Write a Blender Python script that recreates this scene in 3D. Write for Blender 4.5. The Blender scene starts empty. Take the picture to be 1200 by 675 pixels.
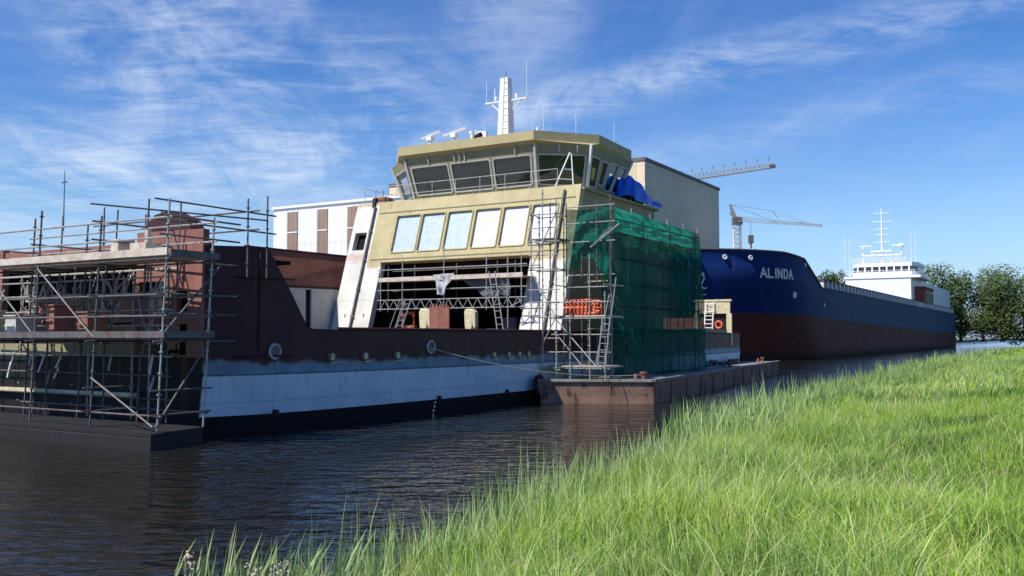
import bpy, math, random
import numpy as np
from mathutils import Vector, Matrix
R = math.radians
random.seed(7)
rng = np.random.default_rng(11)
D = bpy.data
scn = bpy.context.scene
COL = scn.collection

# ------------------------------------------------------------------ camera
CAM_H = 2.6; FPX = 1100.0; PITCH = math.atan(57.5/FPX)
cam = D.cameras.new('camera'); camo = D.objects.new('camera', cam); COL.objects.link(camo)
cam.sensor_width = 36; cam.lens = 36*FPX/1200; cam.clip_end = 9000; cam.clip_start = .05
camo.location = (0, 0, CAM_H); camo.rotation_euler = (R(90)+PITCH, 0, 0)
scn.camera = camo

# ------------------------------------------------------------------ light
SUN_AZ = R(-149); SUN_EL = R(50)
scn.view_settings.view_transform = 'Standard'; scn.view_settings.look = 'None'
scn.view_settings.exposure = 0.32; scn.view_settings.gamma = 1
w = D.worlds.new('World'); scn.world = w; w.use_nodes = True
nt = w.node_tree; nt.nodes.clear()
def wn(t, **k):
    n = nt.nodes.new(t)
    for a, b in k.items(): setattr(n, a, b)
    return n
L = nt.links.new
sky = wn('ShaderNodeTexSky', sky_type='NISHITA', sun_disc=False)
sky.sun_elevation = SUN_EL; sky.sun_rotation = math.atan2(math.cos(SUN_AZ), math.sin(SUN_AZ))
sky.air_density = 1.0; sky.dust_density = 0; sky.ozone_density = 3.0; sky.altitude = 0
bg = wn('ShaderNodeBackground'); bg.inputs['Strength'].default_value = .112
out = wn('ShaderNodeOutputWorld'); L(bg.outputs[0], out.inputs[0])
def wmath(op, a, b=None, c=None, clamp=False):
    n = wn('ShaderNodeMath', operation=op, use_clamp=clamp)
    for i, v in enumerate((a, b, c)):
        if v is None: continue
        if isinstance(v, (int, float)): n.inputs[i].default_value = v
        else: L(v, n.inputs[i])
    return n.outputs[0]
tc = wn('ShaderNodeTexCoord'); dirv = tc.outputs['Generated']
sep = wn('ShaderNodeSeparateXYZ'); L(dirv, sep.inputs[0])
def raydir(x, y):
    f = Vector((0, math.cos(PITCH), math.sin(PITCH))); u = Vector((0, -math.sin(PITCH), math.cos(PITCH)))
    return f+(x-600)/FPX*Vector((1, 0, 0))+(337.5-y)/FPX*u
def wdot(v):
    n = wn('ShaderNodeVectorMath', operation='DOT_PRODUCT'); L(dirv, n.inputs[0]); n.inputs[1].default_value = v
    return n.outputs['Value']
def wsm(v, a, b):
    n = wn('ShaderNodeMapRange', interpolation_type='SMOOTHSTEP'); L(v, n.inputs[0])
    n.inputs[1].default_value = a; n.inputs[2].default_value = b
    return n.outputs[0]
# cirrus: noise on a cloud sheet above the place, thicker along a few streaks in the sky
zz = wmath('ADD', wmath('MAXIMUM', sep.outputs[2], 0), .10)
cx = wmath('DIVIDE', sep.outputs[0], zz); cy = wmath('DIVIDE', sep.outputs[1], zz)
cmb = wn('ShaderNodeCombineXYZ'); L(cx, cmb.inputs[0]); L(cy, cmb.inputs[1])
def wnoise(rot, sx, sy, scale, detail, rough, dist, off=0):
    m = wn('ShaderNodeMapping'); L(cmb.outputs[0], m.inputs[0])
    m.inputs['Rotation'].default_value = (0, 0, R(rot)); m.inputs['Scale'].default_value = (sx, sy, 1)
    m.inputs['Location'].default_value = (off, off*.7, 0)
    n = wn('ShaderNodeTexNoise'); L(m.outputs[0], n.inputs['Vector'])
    n.inputs['Scale'].default_value = scale; n.inputs['Detail'].default_value = detail
    n.inputs['Roughness'].default_value = rough; n.inputs['Distortion'].default_value = dist
    return n.outputs[0]
n1 = wnoise(25, 1, .45, 2.0, 9, .66, 1.1, 3.3)
n2 = wnoise(-20, .6, 1.6, 5.0, 8, .7, .6, 9.1)
n3 = wnoise(10, 1, .6, .9, 4, .5, .3, 1.7)
def band(x0, y0, x1, y1, wd):
    nrm = raydir(x0, y0).cross(raydir(x1, y1)).normalized()
    return wsm(wmath('ABSOLUTE', wdot(nrm)), wd, 0.0)
def blob(x, y, r0, r1):
    return wsm(wdot(raydir(x, y).normalized()), math.cos(r0), math.cos(r1))
right = wsm(wdot(raydir(560, 150).normalized().cross(Vector((0, 0, 1))).normalized()), 0.0, .12)
b1 = wmath('MULTIPLY', band(660, 118, 1085, 18, .035), blob(900, 60, .42, .12))
b2 = wmath('MULTIPLY', band(130, 205, 460, 165, .10), blob(230, 180, .38, .08))
b3 = wmath('MULTIPLY', blob(230, 90, .16, .02), .8)
b4 = wmath('MULTIPLY', blob(430, 150, .13, .02), .75)
b6 = wmath('MULTIPLY', blob(200, 8, .17, .02), .75)
b7 = wmath('MULTIPLY', blob(600, 10, .10, .0), .35)
b8 = wmath('MULTIPLY', band(700, 200, 1085, 110, .03), .25)
mask = b1
for b_ in (b2, b3, b4, b6, b7, b8): mask = wmath('MAXIMUM', mask, b_)
mask = wmath('ADD', wmath('MULTIPLY', mask, .95), .12)
tex = wmath('ADD', wmath('MULTIPLY', n1, .62), wmath('MULTIPLY', n2, .38))
tex = wmath('ADD', tex, wmath('MULTIPLY', wmath('SUBTRACT', n3, .5), .35))
dens = wmath('MULTIPLY', wsm(tex, .36, .74), mask)
dens = wmath('MULTIPLY', dens, .88, clamp=True)
hsv = wn('ShaderNodeHueSaturation'); hsv.inputs['Saturation'].default_value = 1.34; hsv.inputs['Hue'].default_value = .514; L(sky.outputs[0], hsv.inputs['Color'])
hor = wn('ShaderNodeMixRGB'); L(wmath('MULTIPLY', wsm(sep.outputs[2], .16, -.02), .85), hor.inputs[0]); L(hsv.outputs[0], hor.inputs[1]); hor.inputs[2].default_value = (1.55, 3.3, 6.6, 1)
mix = wn('ShaderNodeMixRGB'); L(dens, mix.inputs[0]); L(hor.outputs[0], mix.inputs[1])
mix.inputs[2].default_value = (5.6, 6.3, 7.5, 1)
L(mix.outputs[0], bg.inputs[0])
sl = D.lights.new('sun', 'SUN'); sl.energy = 4.8; sl.angle = R(.53); sl.color = (1, .955, .88)
slo = D.objects.new('sun', sl); COL.objects.link(slo)
sd = Vector((math.cos(SUN_AZ)*math.cos(SUN_EL), math.sin(SUN_AZ)*math.cos(SUN_EL), math.sin(SUN_EL)))
slo.rotation_euler = sd.to_track_quat('Z', 'Y').to_euler(); slo.location = (-20, -10, 30)

# ------------------------------------------------------------------ materials
class Mat:
    def __init__(s, name):
        s.m = D.materials.new(name); s.m.use_nodes = True
        s.t = s.m.node_tree; s.b = s.t.nodes['Principled BSDF']; s.o = s.t.nodes['Material Output']
        s.tc = s.t.nodes.new('ShaderNodeTexCoord')
    def n(s, ty, **k):
        x = s.t.nodes.new(ty)
        for a, b in k.items(): setattr(x, a, b)
        return x
    def l(s, a, b): s.t.links.new(a, b)
    def math(s, op, a, b=None, clamp=False):
        x = s.n('ShaderNodeMath', operation=op, use_clamp=clamp)
        for i, v in enumerate((a, b)):
            if v is None: continue
            if isinstance(v, (int, float)): x.inputs[i].default_value = v
            else: s.l(v, x.inputs[i])
        return x.outputs[0]
    def noise(s, scale, detail=5, rough=.6, stretch=(1, 1, 1), coord='Object', dist=0):
        mp = s.n('ShaderNodeMapping'); s.l(s.tc.outputs[coord], mp.inputs[0]); mp.inputs['Scale'].default_value = stretch
        x = s.n('ShaderNodeTexNoise'); s.l(mp.outputs[0], x.inputs['Vector'])
        x.inputs['Scale'].default_value = scale; x.inputs['Detail'].default_value = detail
        x.inputs['Roughness'].default_value = rough; x.inputs['Distortion'].default_value = dist
        return x.outputs[0]
    def sm(s, v, a, b, lo=0, hi=1):
        x = s.n('ShaderNodeMapRange', interpolation_type='SMOOTHSTEP'); s.l(v, x.inputs[0])
        for i, q in enumerate((a, b, lo, hi)): x.inputs[i+1].default_value = q
        return x.outputs[0]
    def mix(s, f, a, b):
        x = s.n('ShaderNodeMixRGB')
        for i, v in enumerate((f, a, b)):
            if isinstance(v, (int, float)): x.inputs[i].default_value = v
            elif isinstance(v, tuple): x.inputs[i].default_value = (*v, 1) if len(v) == 3 else v
            else: s.l(v, x.inputs[i])
        return x.outputs[0]
    def xyz(s, coord='Object'):
        x = s.n('ShaderNodeSeparateXYZ'); s.l(s.tc.outputs[coord], x.inputs[0]); return x.outputs
    def bump(s, h, strength=.3, dist=.02):
        x = s.n('ShaderNodeBump'); x.inputs['Strength'].default_value = strength; x.inputs['Distance'].default_value = dist
        s.l(h, x.inputs['Height']); s.l(x.outputs[0], s.b.inputs['Normal']); return x
    def col(s, c):
        if isinstance(c, tuple): s.b.inputs['Base Color'].default_value = (*c, 1)
        else: s.l(c, s.b.inputs['Base Color'])
    def set(s, rough=.6, metal=0, spec=.4):
        s.b.inputs['Roughness'].default_value = rough; s.b.inputs['Metallic'].default_value = metal
        s.b.inputs['Specular IOR Level'].default_value = spec; return s

def seams(m, c, lines, w_=.012, k=.45, dark=(.03, .02, .02)):
    """weld seams: thin darker lines at a regular plate spacing along the given axes"""
    ax = m.xyz()
    for i, step, off in lines:
        f = m.math('ABSOLUTE', m.math('SUBTRACT', m.math('FRACT', m.math('ADD', m.math('DIVIDE', ax[i], step), off)), .5))
        l_ = m.sm(f, w_/step, w_/step*.3); c = m.mix(m.math('MULTIPLY', l_, k), c, dark)
    return c
def worn(name, base, dark, rust=None, rough=.6, metal=0, spec=.35, scale=1.2, amt=.6, rust_amt=.62, streak=True, bump=.25):
    """painted or bare metal: soft colour drift, vertical streaks and optional rust blotches"""
    m = Mat(name).set(rough, metal, spec)
    a = m.noise(scale, 6, .65)
    c = m.mix(m.math('MULTIPLY', m.sm(a, .35, .7), amt), base, dark)
    if streak:
        st = m.noise(3.2, 5, .6, (1, 1, .16))
        c = m.mix(m.math('MULTIPLY', m.sm(st, .5, .75), .35), c, dark)
    if rust:
        r = m.noise(2.6, 8, .7, (1, 1, .5)); c = m.mix(m.sm(r, rust_amt, rust_amt+.07), c, rust)
    m.col(c); m.bump(m.noise(9, 6, .6), bump, .01)
    return m.m
M = {}
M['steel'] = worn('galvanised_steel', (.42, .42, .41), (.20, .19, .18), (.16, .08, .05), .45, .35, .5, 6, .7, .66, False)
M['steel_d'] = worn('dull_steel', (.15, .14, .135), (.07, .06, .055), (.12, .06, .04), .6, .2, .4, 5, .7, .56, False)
M['plank'] = worn('scaffold_plank', (.50, .43, .33), (.28, .23, .17), None, .85, 0, .2, 5, .8, .6, False, .5)
M['plank_l'] = worn('pale_plank', (.62, .55, .46), (.36, .29, .23), None, .85, 0, .2, 4, .8, .6, False, .5)
M['primer_pink'] = worn('red_primer', (.30, .135, .105), (.20, .085, .07), (.12, .05, .04), .8, 0, .2, 2.0, .7, .64)
M['rustplate'] = worn('rusted_plate', (.30, .13, .09), (.17, .075, .055), (.09, .04, .03), .85, 0, .2, 3.0, .8, .58)
M['maroon'] = worn('maroon_primer', (.060, .024, .025), (.036, .016, .019), (.07, .03, .025), .7, 0, .25, 1.5, .7, .66)
M['brownlit'] = worn('brown_primer', (.215, .085, .055), (.135, .055, .038), (.08, .035, .025), .8, 0, .2, 1.1, .8, .64)
M['olive'] = worn('olive_primer', (.44, .375, .20), (.35, .295, .15), (.55, .50, .38), .7, 0, .25, 1.4, .6, .70)
M['olive_d'] = worn('olive_dark_primer', (.30, .27, .155), (.22, .20, .12), (.40, .37, .27), .7, 0, .25, 1.8, .6, .72)
M['white'] = worn('white_paint', (.78, .78, .76), (.60, .60, .57), None, .45, 0, .4, 1.5, .4)
M['framegrey'] = worn('pale_grey_frame', (.52, .52, .48), (.36, .36, .32), None, .5, 0, .4, 2, .5)
M['film'] = worn('protective_film', (.60, .61, .60), (.42, .46, .48), None, .4, 0, .4, 5, .6, .6, True, .8)
M['film_sky'] = worn('sky_tinted_film', (.47, .55, .60), (.30, .39, .46), None, .35, 0, .5, 5, .6, .6, True, .8)  # same film with a blue sky reflection put into its colour
M['black'] = worn('black_rubber', (.02, .02, .022), (.012, .012, .014), None, .7, 0, .3, 3, .5)
M['dark'] = worn('dark_interior', (.016, .013, .013), (.008, .008, .009), None, .9, 0, .1, 2, .6)  # near-black colour stands in for the shade inside tunnel and hatch
M['red'] = worn('orange_red_paint', (.42, .07, .03), (.25, .045, .025), None, .6, 0, .3, 5, .7)
M['orange'] = worn('orange_plastic', (.70, .16, .07), (.45, .09, .05), None, .5, 0, .3, 7, .8)
M['cream'] = worn('cream_cloth', (.66, .60, .40), (.44, .37, .20), None, .85, 0, .2, 4, .8)
M['rope'] = worn('rope', (.45, .43, .38), (.25, .24, .2), None, .9, 0, .1, 20, .6)
M['bluehull'] = None
M['barge'] = worn('barge_rust', (.31, .185, .135), (.19, .12, .09), (.11, .06, .045), .85, 0, .2, 1.1, .9, .55)
M['bargedeck'] = worn('barge_deck', (.30, .28, .25), (.18, .165, .15), (.13, .08, .06), .9, 0, .2, 1.0, .9, .6, False)
M['quay'] = worn('quay_concrete', (.32, .31, .29), (.22, .21, .2), None, .9, 0, .2, .3, .8)
M['crane'] = worn('crane_grey', (.30, .30, .29), (.18, .18, .18), None, .6, 0, .3, 1, .6)
M['cranew'] = worn('crane_pale', (.42, .42, .41), (.28, .28, .27), None, .6, 0, .3, 1, .6)
M['brick'] = worn('brick_red', (.30, .10, .07), (.20, .07, .05), None, .9, 0, .2, 3, .7)
M['bark'] = worn('bark', (.12, .09, .06), (.07, .05, .035), None, .95, 0, .1, 6, .8)

def glass(name, col, alpha, rough=.04):
    m = Mat(name).set(rough, 0, .8); m.col(col)
    g = m.n('ShaderNodeBsdfGlossy'); g.inputs['Roughness'].default_value = rough
    tr = m.n('ShaderNodeBsdfTransparent'); tr.inputs[0].default_value = (*[.75, .82, .80], 1)
    df = m.n('ShaderNodeBsdfDiffuse'); df.inputs[0].default_value = (*col, 1)
    a = m.n('ShaderNodeMixShader'); a.inputs[0].default_value = alpha; m.l(tr.outputs[0], a.inputs[1]); m.l(df.outputs[0], a.inputs[2])
    fr = m.n('ShaderNodeFresnel'); fr.inputs[0].default_value = 1.55
    f2 = m.math('ADD', fr.outputs[0], .05)
    b = m.n('ShaderNodeMixShader'); m.l(f2, b.inputs[0]); m.l(a.outputs[0], b.inputs[1]); m.l(g.outputs[0], b.inputs[2])
    m.l(b.outputs[0], m.o.inputs[0]); return m.m
M['glass'] = glass('window_glass', (.03, .05, .05), .35)
M['glass_d'] = glass('dark_glass', (.02, .022, .022), .8)

def sheet(name, c1, c2, alpha, transl, weave=True):
    m = Mat(name)
    n_ = m.noise(1.1, 5, .6); n2_ = m.noise(5, 6, .65, (1, 1, .4))
    c = m.mix(m.sm(n_, .3, .7), c1, c2)
    if weave:
        ax = m.xyz(); wv = m.math('MULTIPLY', m.sm(m.math('ABSOLUTE', m.math('SINE', m.math('MULTIPLY', ax[2], 3.14))), .10, .02), .5); c = m.mix(wv, c, tuple(q*.45 for q in c2))
    df = m.n('ShaderNodeBsdfDiffuse'); m.l(c, df.inputs[0]); t = m.n('ShaderNodeBsdfTranslucent'); m.l(c, t.inputs[0])
    a = m.n('ShaderNodeMixShader'); a.inputs[0].default_value = transl; m.l(df.outputs[0], a.inputs[1]); m.l(t.outputs[0], a.inputs[2])
    tr = m.n('ShaderNodeBsdfTransparent')
    b = m.n('ShaderNodeMixShader')
    if weave:
        m.l(m.sm(n2_, .3, .75, alpha+.06, alpha-.08), b.inputs[0])
    else: b.inputs[0].default_value = alpha
    m.l(tr.outputs[0], b.inputs[1]); m.l(a.outputs[0], b.inputs[2]); m.l(b.outputs[0], m.o.inputs[0])
    return m.m
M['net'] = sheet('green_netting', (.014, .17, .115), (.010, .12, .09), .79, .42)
M['net_sunlit'] = sheet('sunlit_green_netting', (.02, .42, .27), (.015, .33, .22), .84, .55)  # lighter copy of the same net, sunlight put into its colour
M['tarp'] = worn('blue_tarp', (.02, .14, .66), (.01, .07, .40), None, .45, 0, .5, 2.5, .7, .6, False, .6)
M['plastic'] = sheet('white_plastic', (.75, .75, .76), (.55, .56, .58), .8, .3, False)
M['plastic_g'] = sheet('grey_plastic', (.40, .41, .42), (.25, .26, .28), .55, .3, True)

# ------------------------------------------------------------------ mesh helpers
class MB:
    def __init__(s): s.v = []; s.f = []; s.mi = []; s.cur = 0
    def add(s, vs, fs):
        k = len(s.v); s.v += [tuple(v) for v in vs]
        for f in fs: s.f.append(tuple(i+k for i in f)); s.mi.append(s.cur)
        return s
    def box(s, x0, x1, y0, y1, z0, z1):
        v = [(x, y, z) for z in (z0, z1) for (x, y) in ((x0, y0), (x1, y0), (x1, y1), (x0, y1))]
        return s.add(v, [(3, 2, 1, 0), (4, 5, 6, 7), (0, 1, 5, 4), (1, 2, 6, 5), (2, 3, 7, 6), (3, 0, 4, 7)])
    def hexa(s, v):  # 8 points: bottom 4, top 4
        return s.add(v, [(3, 2, 1, 0), (4, 5, 6, 7), (0, 1, 5, 4), (1, 2, 6, 5), (2, 3, 7, 6), (3, 0, 4, 7)])
    def tube(s, a, b, r, n=6, r2=None):
        a = Vector(a); b = Vector(b); d = (b-a)
        if d.length < 1e-6: return s
        d.normalize(); u = d.orthogonal().normalized(); v = d.cross(u); r2 = r if r2 is None else r2
        vs = [a+(u*math.cos(t)+v*math.sin(t))*r for t in [2*math.pi*i/n for i in range(n)]]
        vs += [b+(u*math.cos(t)+v*math.sin(t))*r2 for t in [2*math.pi*i/n for i in range(n)]]
        return s.add(vs, [(i, (i+1) % n, n+(i+1) % n, n+i) for i in range(n)]+[tuple(range(n-1, -1, -1)), tuple(range(n, 2*n))])
    def path(s, pts, r, n=6):
        for a, b in zip(pts, pts[1:]): s.tube(a, b, r, n)
        return s
    def beam(s, a, b, w, h):
        """rectangular bar from a to b, width w sideways, height h"""
        a = Vector(a); b = Vector(b); d = (b-a).normalized()
        up = Vector((0, 0, 1)) if abs(d.z) < .9 else Vector((1, 0, 0))
        sd_ = d.cross(up).normalized()*w/2; u = sd_.cross(d).normalized()*h/2
        v = [a-sd_-u, a+sd_-u, b+sd_-u, b-sd_-u, a-sd_+u, a+sd_+u, b+sd_+u, b-sd_+u]
        return s.hexa(v)
    def prism(s, poly, ext):
        """planar polygon (3-D points) extruded by vector ext"""
        n = len(poly); e = Vector(ext); v = [Vector(p) for p in poly]+[Vector(p)+e for p in poly]
        return s.add(v, [tuple(range(n)), tuple(range(2*n-1, n-1, -1))]+[(i, i+n, (i+1) % n+n, (i+1) % n) for i in range(n)])
    def quad(s, a, b, c, d): return s.add([a, b, c, d], [(0, 1, 2, 3)])
    def sphere(s, c, r, n=8, m=5, sz=1):
        vs = []; fs = []
        for j in range(m+1):
            t = math.pi*j/m
            for i in range(n): p = 2*math.pi*i/n; vs.append((c[0]+r*math.sin(t)*math.cos(p), c[1]+r*math.sin(t)*math.sin(p), c[2]+r*sz*math.cos(t)))
        for j in range(m):
            for i in range(n): fs.append((j*n+i, j*n+(i+1) % n, (j+1)*n+(i+1) % n, (j+1)*n+i))
        return s.add(vs, fs)
    def torus(s, c, ax, r, t, n=14, m=6, sq=1):
        ax = Vector(ax).normalized(); u = ax.cross(Vector((0, 0, 1))).normalized(); v = ax.cross(u)
        vs = []; fs = []
        for i in range(n):
            p = 2*math.pi*i/n; rd = u*math.cos(p)+v*math.sin(p)*sq
            for j in range(m):
                q = 2*math.pi*j/m; vs.append(Vector(c)+rd*(r+t*math.cos(q))+ax*t*math.sin(q))
        for i in range(n):
            for j in range(m): fs.append((i*m+j, ((i+1) % n)*m+j, ((i+1) % n)*m+(j+1) % m, i*m+(j+1) % m))
        return s.add(vs, fs)
    def build(s, name, mat, parent=None, smooth=False, bevel=0, base=None):
        me = D.meshes.new(name)
        b = Vector(base) if base is not None else (Vector(parent['_b']) if parent is not None and '_b' in parent else Vector((0, 0, 0)))
        me.from_pydata([tuple(Vector(v)-b) for v in s.v], [], s.f)
        for mm in (mat if isinstance(mat, (list, tuple)) else [mat]): me.materials.append(mm)
        if any(s.mi): me.polygons.foreach_set('material_index', s.mi)
        if smooth: me.polygons.foreach_set('use_smooth', [True]*len(me.polygons))
        me.validate(); me.update()
        o = D.objects.new(name, me); COL.objects.link(o)
        if parent is not None: o.parent = parent; o['_b'] = tuple(b)
        if bevel:
            md = o.modifiers.new('bevel', 'BEVEL'); md.width = bevel; md.segments = 2; md.limit_method = 'ANGLE'
        return o

class Frame:
    def __init__(s, x, y, ang): s.o = Vector((x, y, 0)); s.a = ang; s.m = Matrix.Translation(s.o) @ Matrix.Rotation(ang, 4, 'Z')
    def w(s, p): return s.m @ Vector(p)
WORLD = Frame(0, 0, 0)
FER = Frame(.67, 37.0, R(59))      # ferry: x aft, y to the far side
ALI = Frame(37.6, 115.0, R(59))
def thing(name, label, cat, fr=WORLD, base=(0, 0, 0), group=None, tilt=None):
    o = D.objects.new(name, None); COL.objects.link(o); o.empty_display_size = .3
    o.location = fr.w(base); o.rotation_euler = (tilt[0] if tilt else 0, tilt[1] if tilt else 0, fr.a); o['_b'] = tuple(base)
    o['label'] = label; o['category'] = cat
    if group: o['group'] = group
    return o
def single(mb, name, mat, label, cat, fr=WORLD, base=(0, 0, 0), group=None, **k):
    o = mb.build(name, mat, None, base=base, **k); o.location = fr.w(base); o.rotation_euler = (0, 0, fr.a)
    o['label'] = label; o['category'] = cat
    if group: o['group'] = group
    return o
def structure(mb, name, mat, fr=WORLD, **k):
    o = mb.build(name, mat, None, **k); o.location = fr.w((0, 0, 0)); o.rotation_euler = (0, 0, fr.a); o['kind'] = 'structure'; return o

# ------------------------------------------------------------------ setting: water, banks, ground
def smooth(t): t = np.clip(t, 0, 1); return t*t*(3-2*t)
SHORE = np.array([(-60, -120), (-9, -14), (-5.2, 0), (-4.5, 4.0), (-3.9, 6.2), (-2.7, 8.0), (-1.1, 11.0), (.85, 15), (3.3, 20.5), (8.7, 31), (18.8, 50.5), (33.3, 74.8), (85, 160), (265, 460), (1500, 2400)], float)
def shore_d(x, y):
    """signed distance to the waterline, positive on the land side"""
    p = np.stack([np.atleast_1d(x), np.atleast_1d(y)], -1).astype(float); best = np.full(len(p), 1e9); sg = np.ones(len(p))
    for a, b in zip(SHORE[:-1], SHORE[1:]):
        ab = b-a; t = np.clip(((p-a)@ab)/(ab@ab), 0, 1); q = a+t[:, None]*ab; d = np.hypot(*(p-q).T)
        cr = ab[0]*(p[:, 1]-a[1])-ab[1]*(p[:, 0]-a[0]); m_ = d < best-1e-9; best[m_] = d[m_]; sg[m_] = np.where(cr[m_] < 0, 1, -1)
    return best*sg
def bank_z(x, y):
    d = shore_d(x, y); z = -.5+.5*smooth((d+1.2)/1.2)+.55*smooth(d/3.2)+.5*smooth((d-2)/8)
    return z+.05*np.sin(x*.9+1.3*np.sin(y*.6))*smooth(d/2)+.04*np.sin(y*1.4+x*.5)*smooth(d/2)
mw = Mat('canal_water').set(.03, 0, .5)
mw.col((.014, .014, .011)); mw.b.inputs['IOR'].default_value = 1.33
h1 = mw.noise(1.5, 2, .45, (1.0, 2.1, 1), dist=.4); h2 = mw.noise(5.0, 2, .5, (1, 1.9, 1)); h3 = mw.noise(.22, 3, .5, (1, 1.4, 1))
amp = mw.sm(h3, .35, .62, .45, 1.0)
hh = mw.math('MULTIPLY', mw.math('ADD', h1, mw.math('MULTIPLY', h2, .16)), amp)
mw.bump(hh, 1.0, .11)
n_ = 70
g = MB(); xs = [-3000, -600, -150, -60]+list(np.linspace(-40, 120, 30))+[200, 600, 3000]; ys = [-600, -60, 0]+list(np.linspace(10, 200, 30))+[400, 1000, 4000]
g.v = [(float(x), float(y), 0) for y in ys for x in xs]; nx = len(xs)
g.f = [(j*nx+i, j*nx+i+1, (j+1)*nx+i+1, (j+1)*nx+i) for j in range(len(ys)-1) for i in range(nx-1)]; g.mi = [0]*len(g.f)
structure(g, 'water', mw.m)
# near bank: one sheet from the canal bed up over the dike
mg = Mat('bank_soil').set(.95, 0, .1)
mg.col(mg.mix(mg.sm(mg.noise(1.3, 6, .6), .35, .65), (.035, .055, .014), (.075, .085, .025))); mg.bump(mg.noise(8, 5), .5, .05)
def tgrid(ds, name, mat):
    pts = []; rows = []
    # resample the shoreline and push it landward along its normals
    t = []; 
    for a, b in zip(SHORE[:-1], SHORE[1:]):
        n = max(2, int(np.hypot(*(b-a))/2.5) if np.hypot(*(b-a)) < 120 else 14)
        t += [a+(b-a)*i/n for i in range(n)]
    t.append(SHORE[-1]); t = np.array(t); tan = np.gradient(t, axis=0)
    for _ in range(6): tan[1:-1] = (tan[:-2]+tan[1:-1]*2+tan[2:])/4
    tan /= np.linalg.norm(tan, axis=1)[:, None]; nor = np.stack([tan[:, 1], -tan[:, 0]], -1)
    g = MB()
    for d in ds:
        p = t+nor*d; z = bank_z(p[:, 0], p[:, 1]) if d < 60 else np.full(len(p), 1.05)
        g.v += [(float(a), float(b), float(c)) for (a, b), c in zip(p, z)]
    m = len(t)
    g.f = [(i*m+j, i*m+j+1, (i+1)*m+j+1, (i+1)*m+j) for i in range(len(ds)-1) for j in range(m-1)]; g.mi = [0]*len(g.f)
    return structure(g, name, mat)
tgrid([-3, -1.2, -.6, 0, .5, 1, 1.6, 2.4, 3.4, 5, 7, 9, 12, 16, 24, 40, 80, 300, 2000], 'river_bank', mg.m)
# far ground: quay level, edge behind the ships
g = MB()
q = [(-400, 17.0), (58, 17.0), (62, 27.5), (2500, 27.5), (2500, 3000), (-1500, 3000), (-1500, 17.0)]
g.prism([(a, b, -2) for a, b in q][::-1], (0, 0, 3.3))
structure(g, 'quay_ground', M['quay'], FER)

# ------------------------------------------------------------------ wall with openings (bilinear on a quad)
def lerp(a, b, t): return Vector(a)*(1-t)+Vector(b)*t
class Quad:
    def __init__(s, bl, br, tr, tl): s.c = [Vector(p) for p in (bl, br, tr, tl)]; s.n = ((s.c[1]-s.c[0]).cross(s.c[3]-s.c[0])).normalized()
    def p(s, u, v, off=0): a, b, c, d = s.c; return lerp(lerp(a, b, u), lerp(d, c, u), v)+s.n*off
    def wall(s, mb, holes, th, us=(), vs=()):
        U = sorted(set([0, 1]+list(us)+[h[0] for h in holes]+[h[1] for h in holes])); V = sorted(set([0, 1]+list(vs)+[h[2] for h in holes]+[h[3] for h in holes]))
        hole = lambda u, v: any(h[0] < u < h[1] and h[2] < v < h[3] for h in holes)
        solid = {}
        for i in range(len(U)-1):
            for j in range(len(V)-1):
                solid[i, j] = not hole((U[i]+U[i+1])/2, (V[j]+V[j+1])/2)
        for (i, j), ok in solid.items():
            if not ok: continue
            u0, u1, v0, v1 = U[i], U[i+1], V[j], V[j+1]
            P = [s.p(u0, v0), s.p(u1, v0), s.p(u1, v1), s.p(u0, v1)]; Q = [p-s.n*th for p in P]
            mb.add(P+Q, [(0, 1, 2, 3), (7, 6, 5, 4)]+([(0, 4, 5, 1)] if not solid.get((i, j-1)) else [])+([(1, 5, 6, 2)] if not solid.get((i+1, j)) else [])+([(2, 6, 7, 3)] if not solid.get((i, j+1)) else [])+([(3, 7, 4, 0)] if not solid.get((i-1, j)) else []))
    def rect(s, u0, u1, v0, v1, off=0): return [s.p(u0, v0, off), s.p(u1, v0, off), s.p(u1, v1, off), s.p(u0, v1, off)]
def window(q, h, parent, fmat, pmat, fw=.06, proud=.03, depth=.04, rounded=.12):
    """frame ring standing proud of the wall, and a pane set back in it"""
    P = q.rect(*h, proud); c = sum(P, Vector())/4
    def ring(P, k): # chamfered-corner outline
        out = []
        for i in range(4):
            a, b, d = P[i], P[i-1], P[(i+1) % 4]
            out += [a+(b-a).normalized()*k, a+(d-a).normalized()*k]
        return out
    w_ = (P[1]-P[0]).length; hgt = (P[3]-P[0]).length
    def inset(P, f):
        ex = (P[1]-P[0]).normalized()*f; ey = (P[3]-P[0]).normalized()*f
        return [P[0]+ex+ey, P[1]-ex+ey, P[2]-ex-ey, P[3]+ex-ey]
    o = ring(inset(P, -.02), rounded*.7+.02); i_ = ring(inset(P, fw), rounded*.6)
    n = 8; th = q.n*(proud+depth+.03)
    v = o+i_+[p-th for p in o]+[p-th for p in i_]; f = []
    for k in range(n):
        l = (k+1) % n
        f += [(k, l, n+l, n+k), (2*n+l, 2*n+k, 3*n+k, 3*n+l), (l, k, 2*n+k, 2*n+l), (n+k, n+l, 3*n+l, 3*n+k)]
    mb = MB(); mb.add(v, f); fr = mb.build('window', fmat, parent)
    g = MB(); R4 = inset(q.rect(*h, -depth), -.01); g.prism(R4, -q.n*.012); g.build('pane', pmat, fr)
    return fr

# ================================================================== FERRY
fer = thing('ferry', 'large car ferry under construction with white hull, maroon bulwark and olive primed bridge', 'ferry', FER, (0, 0, 0))
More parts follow.
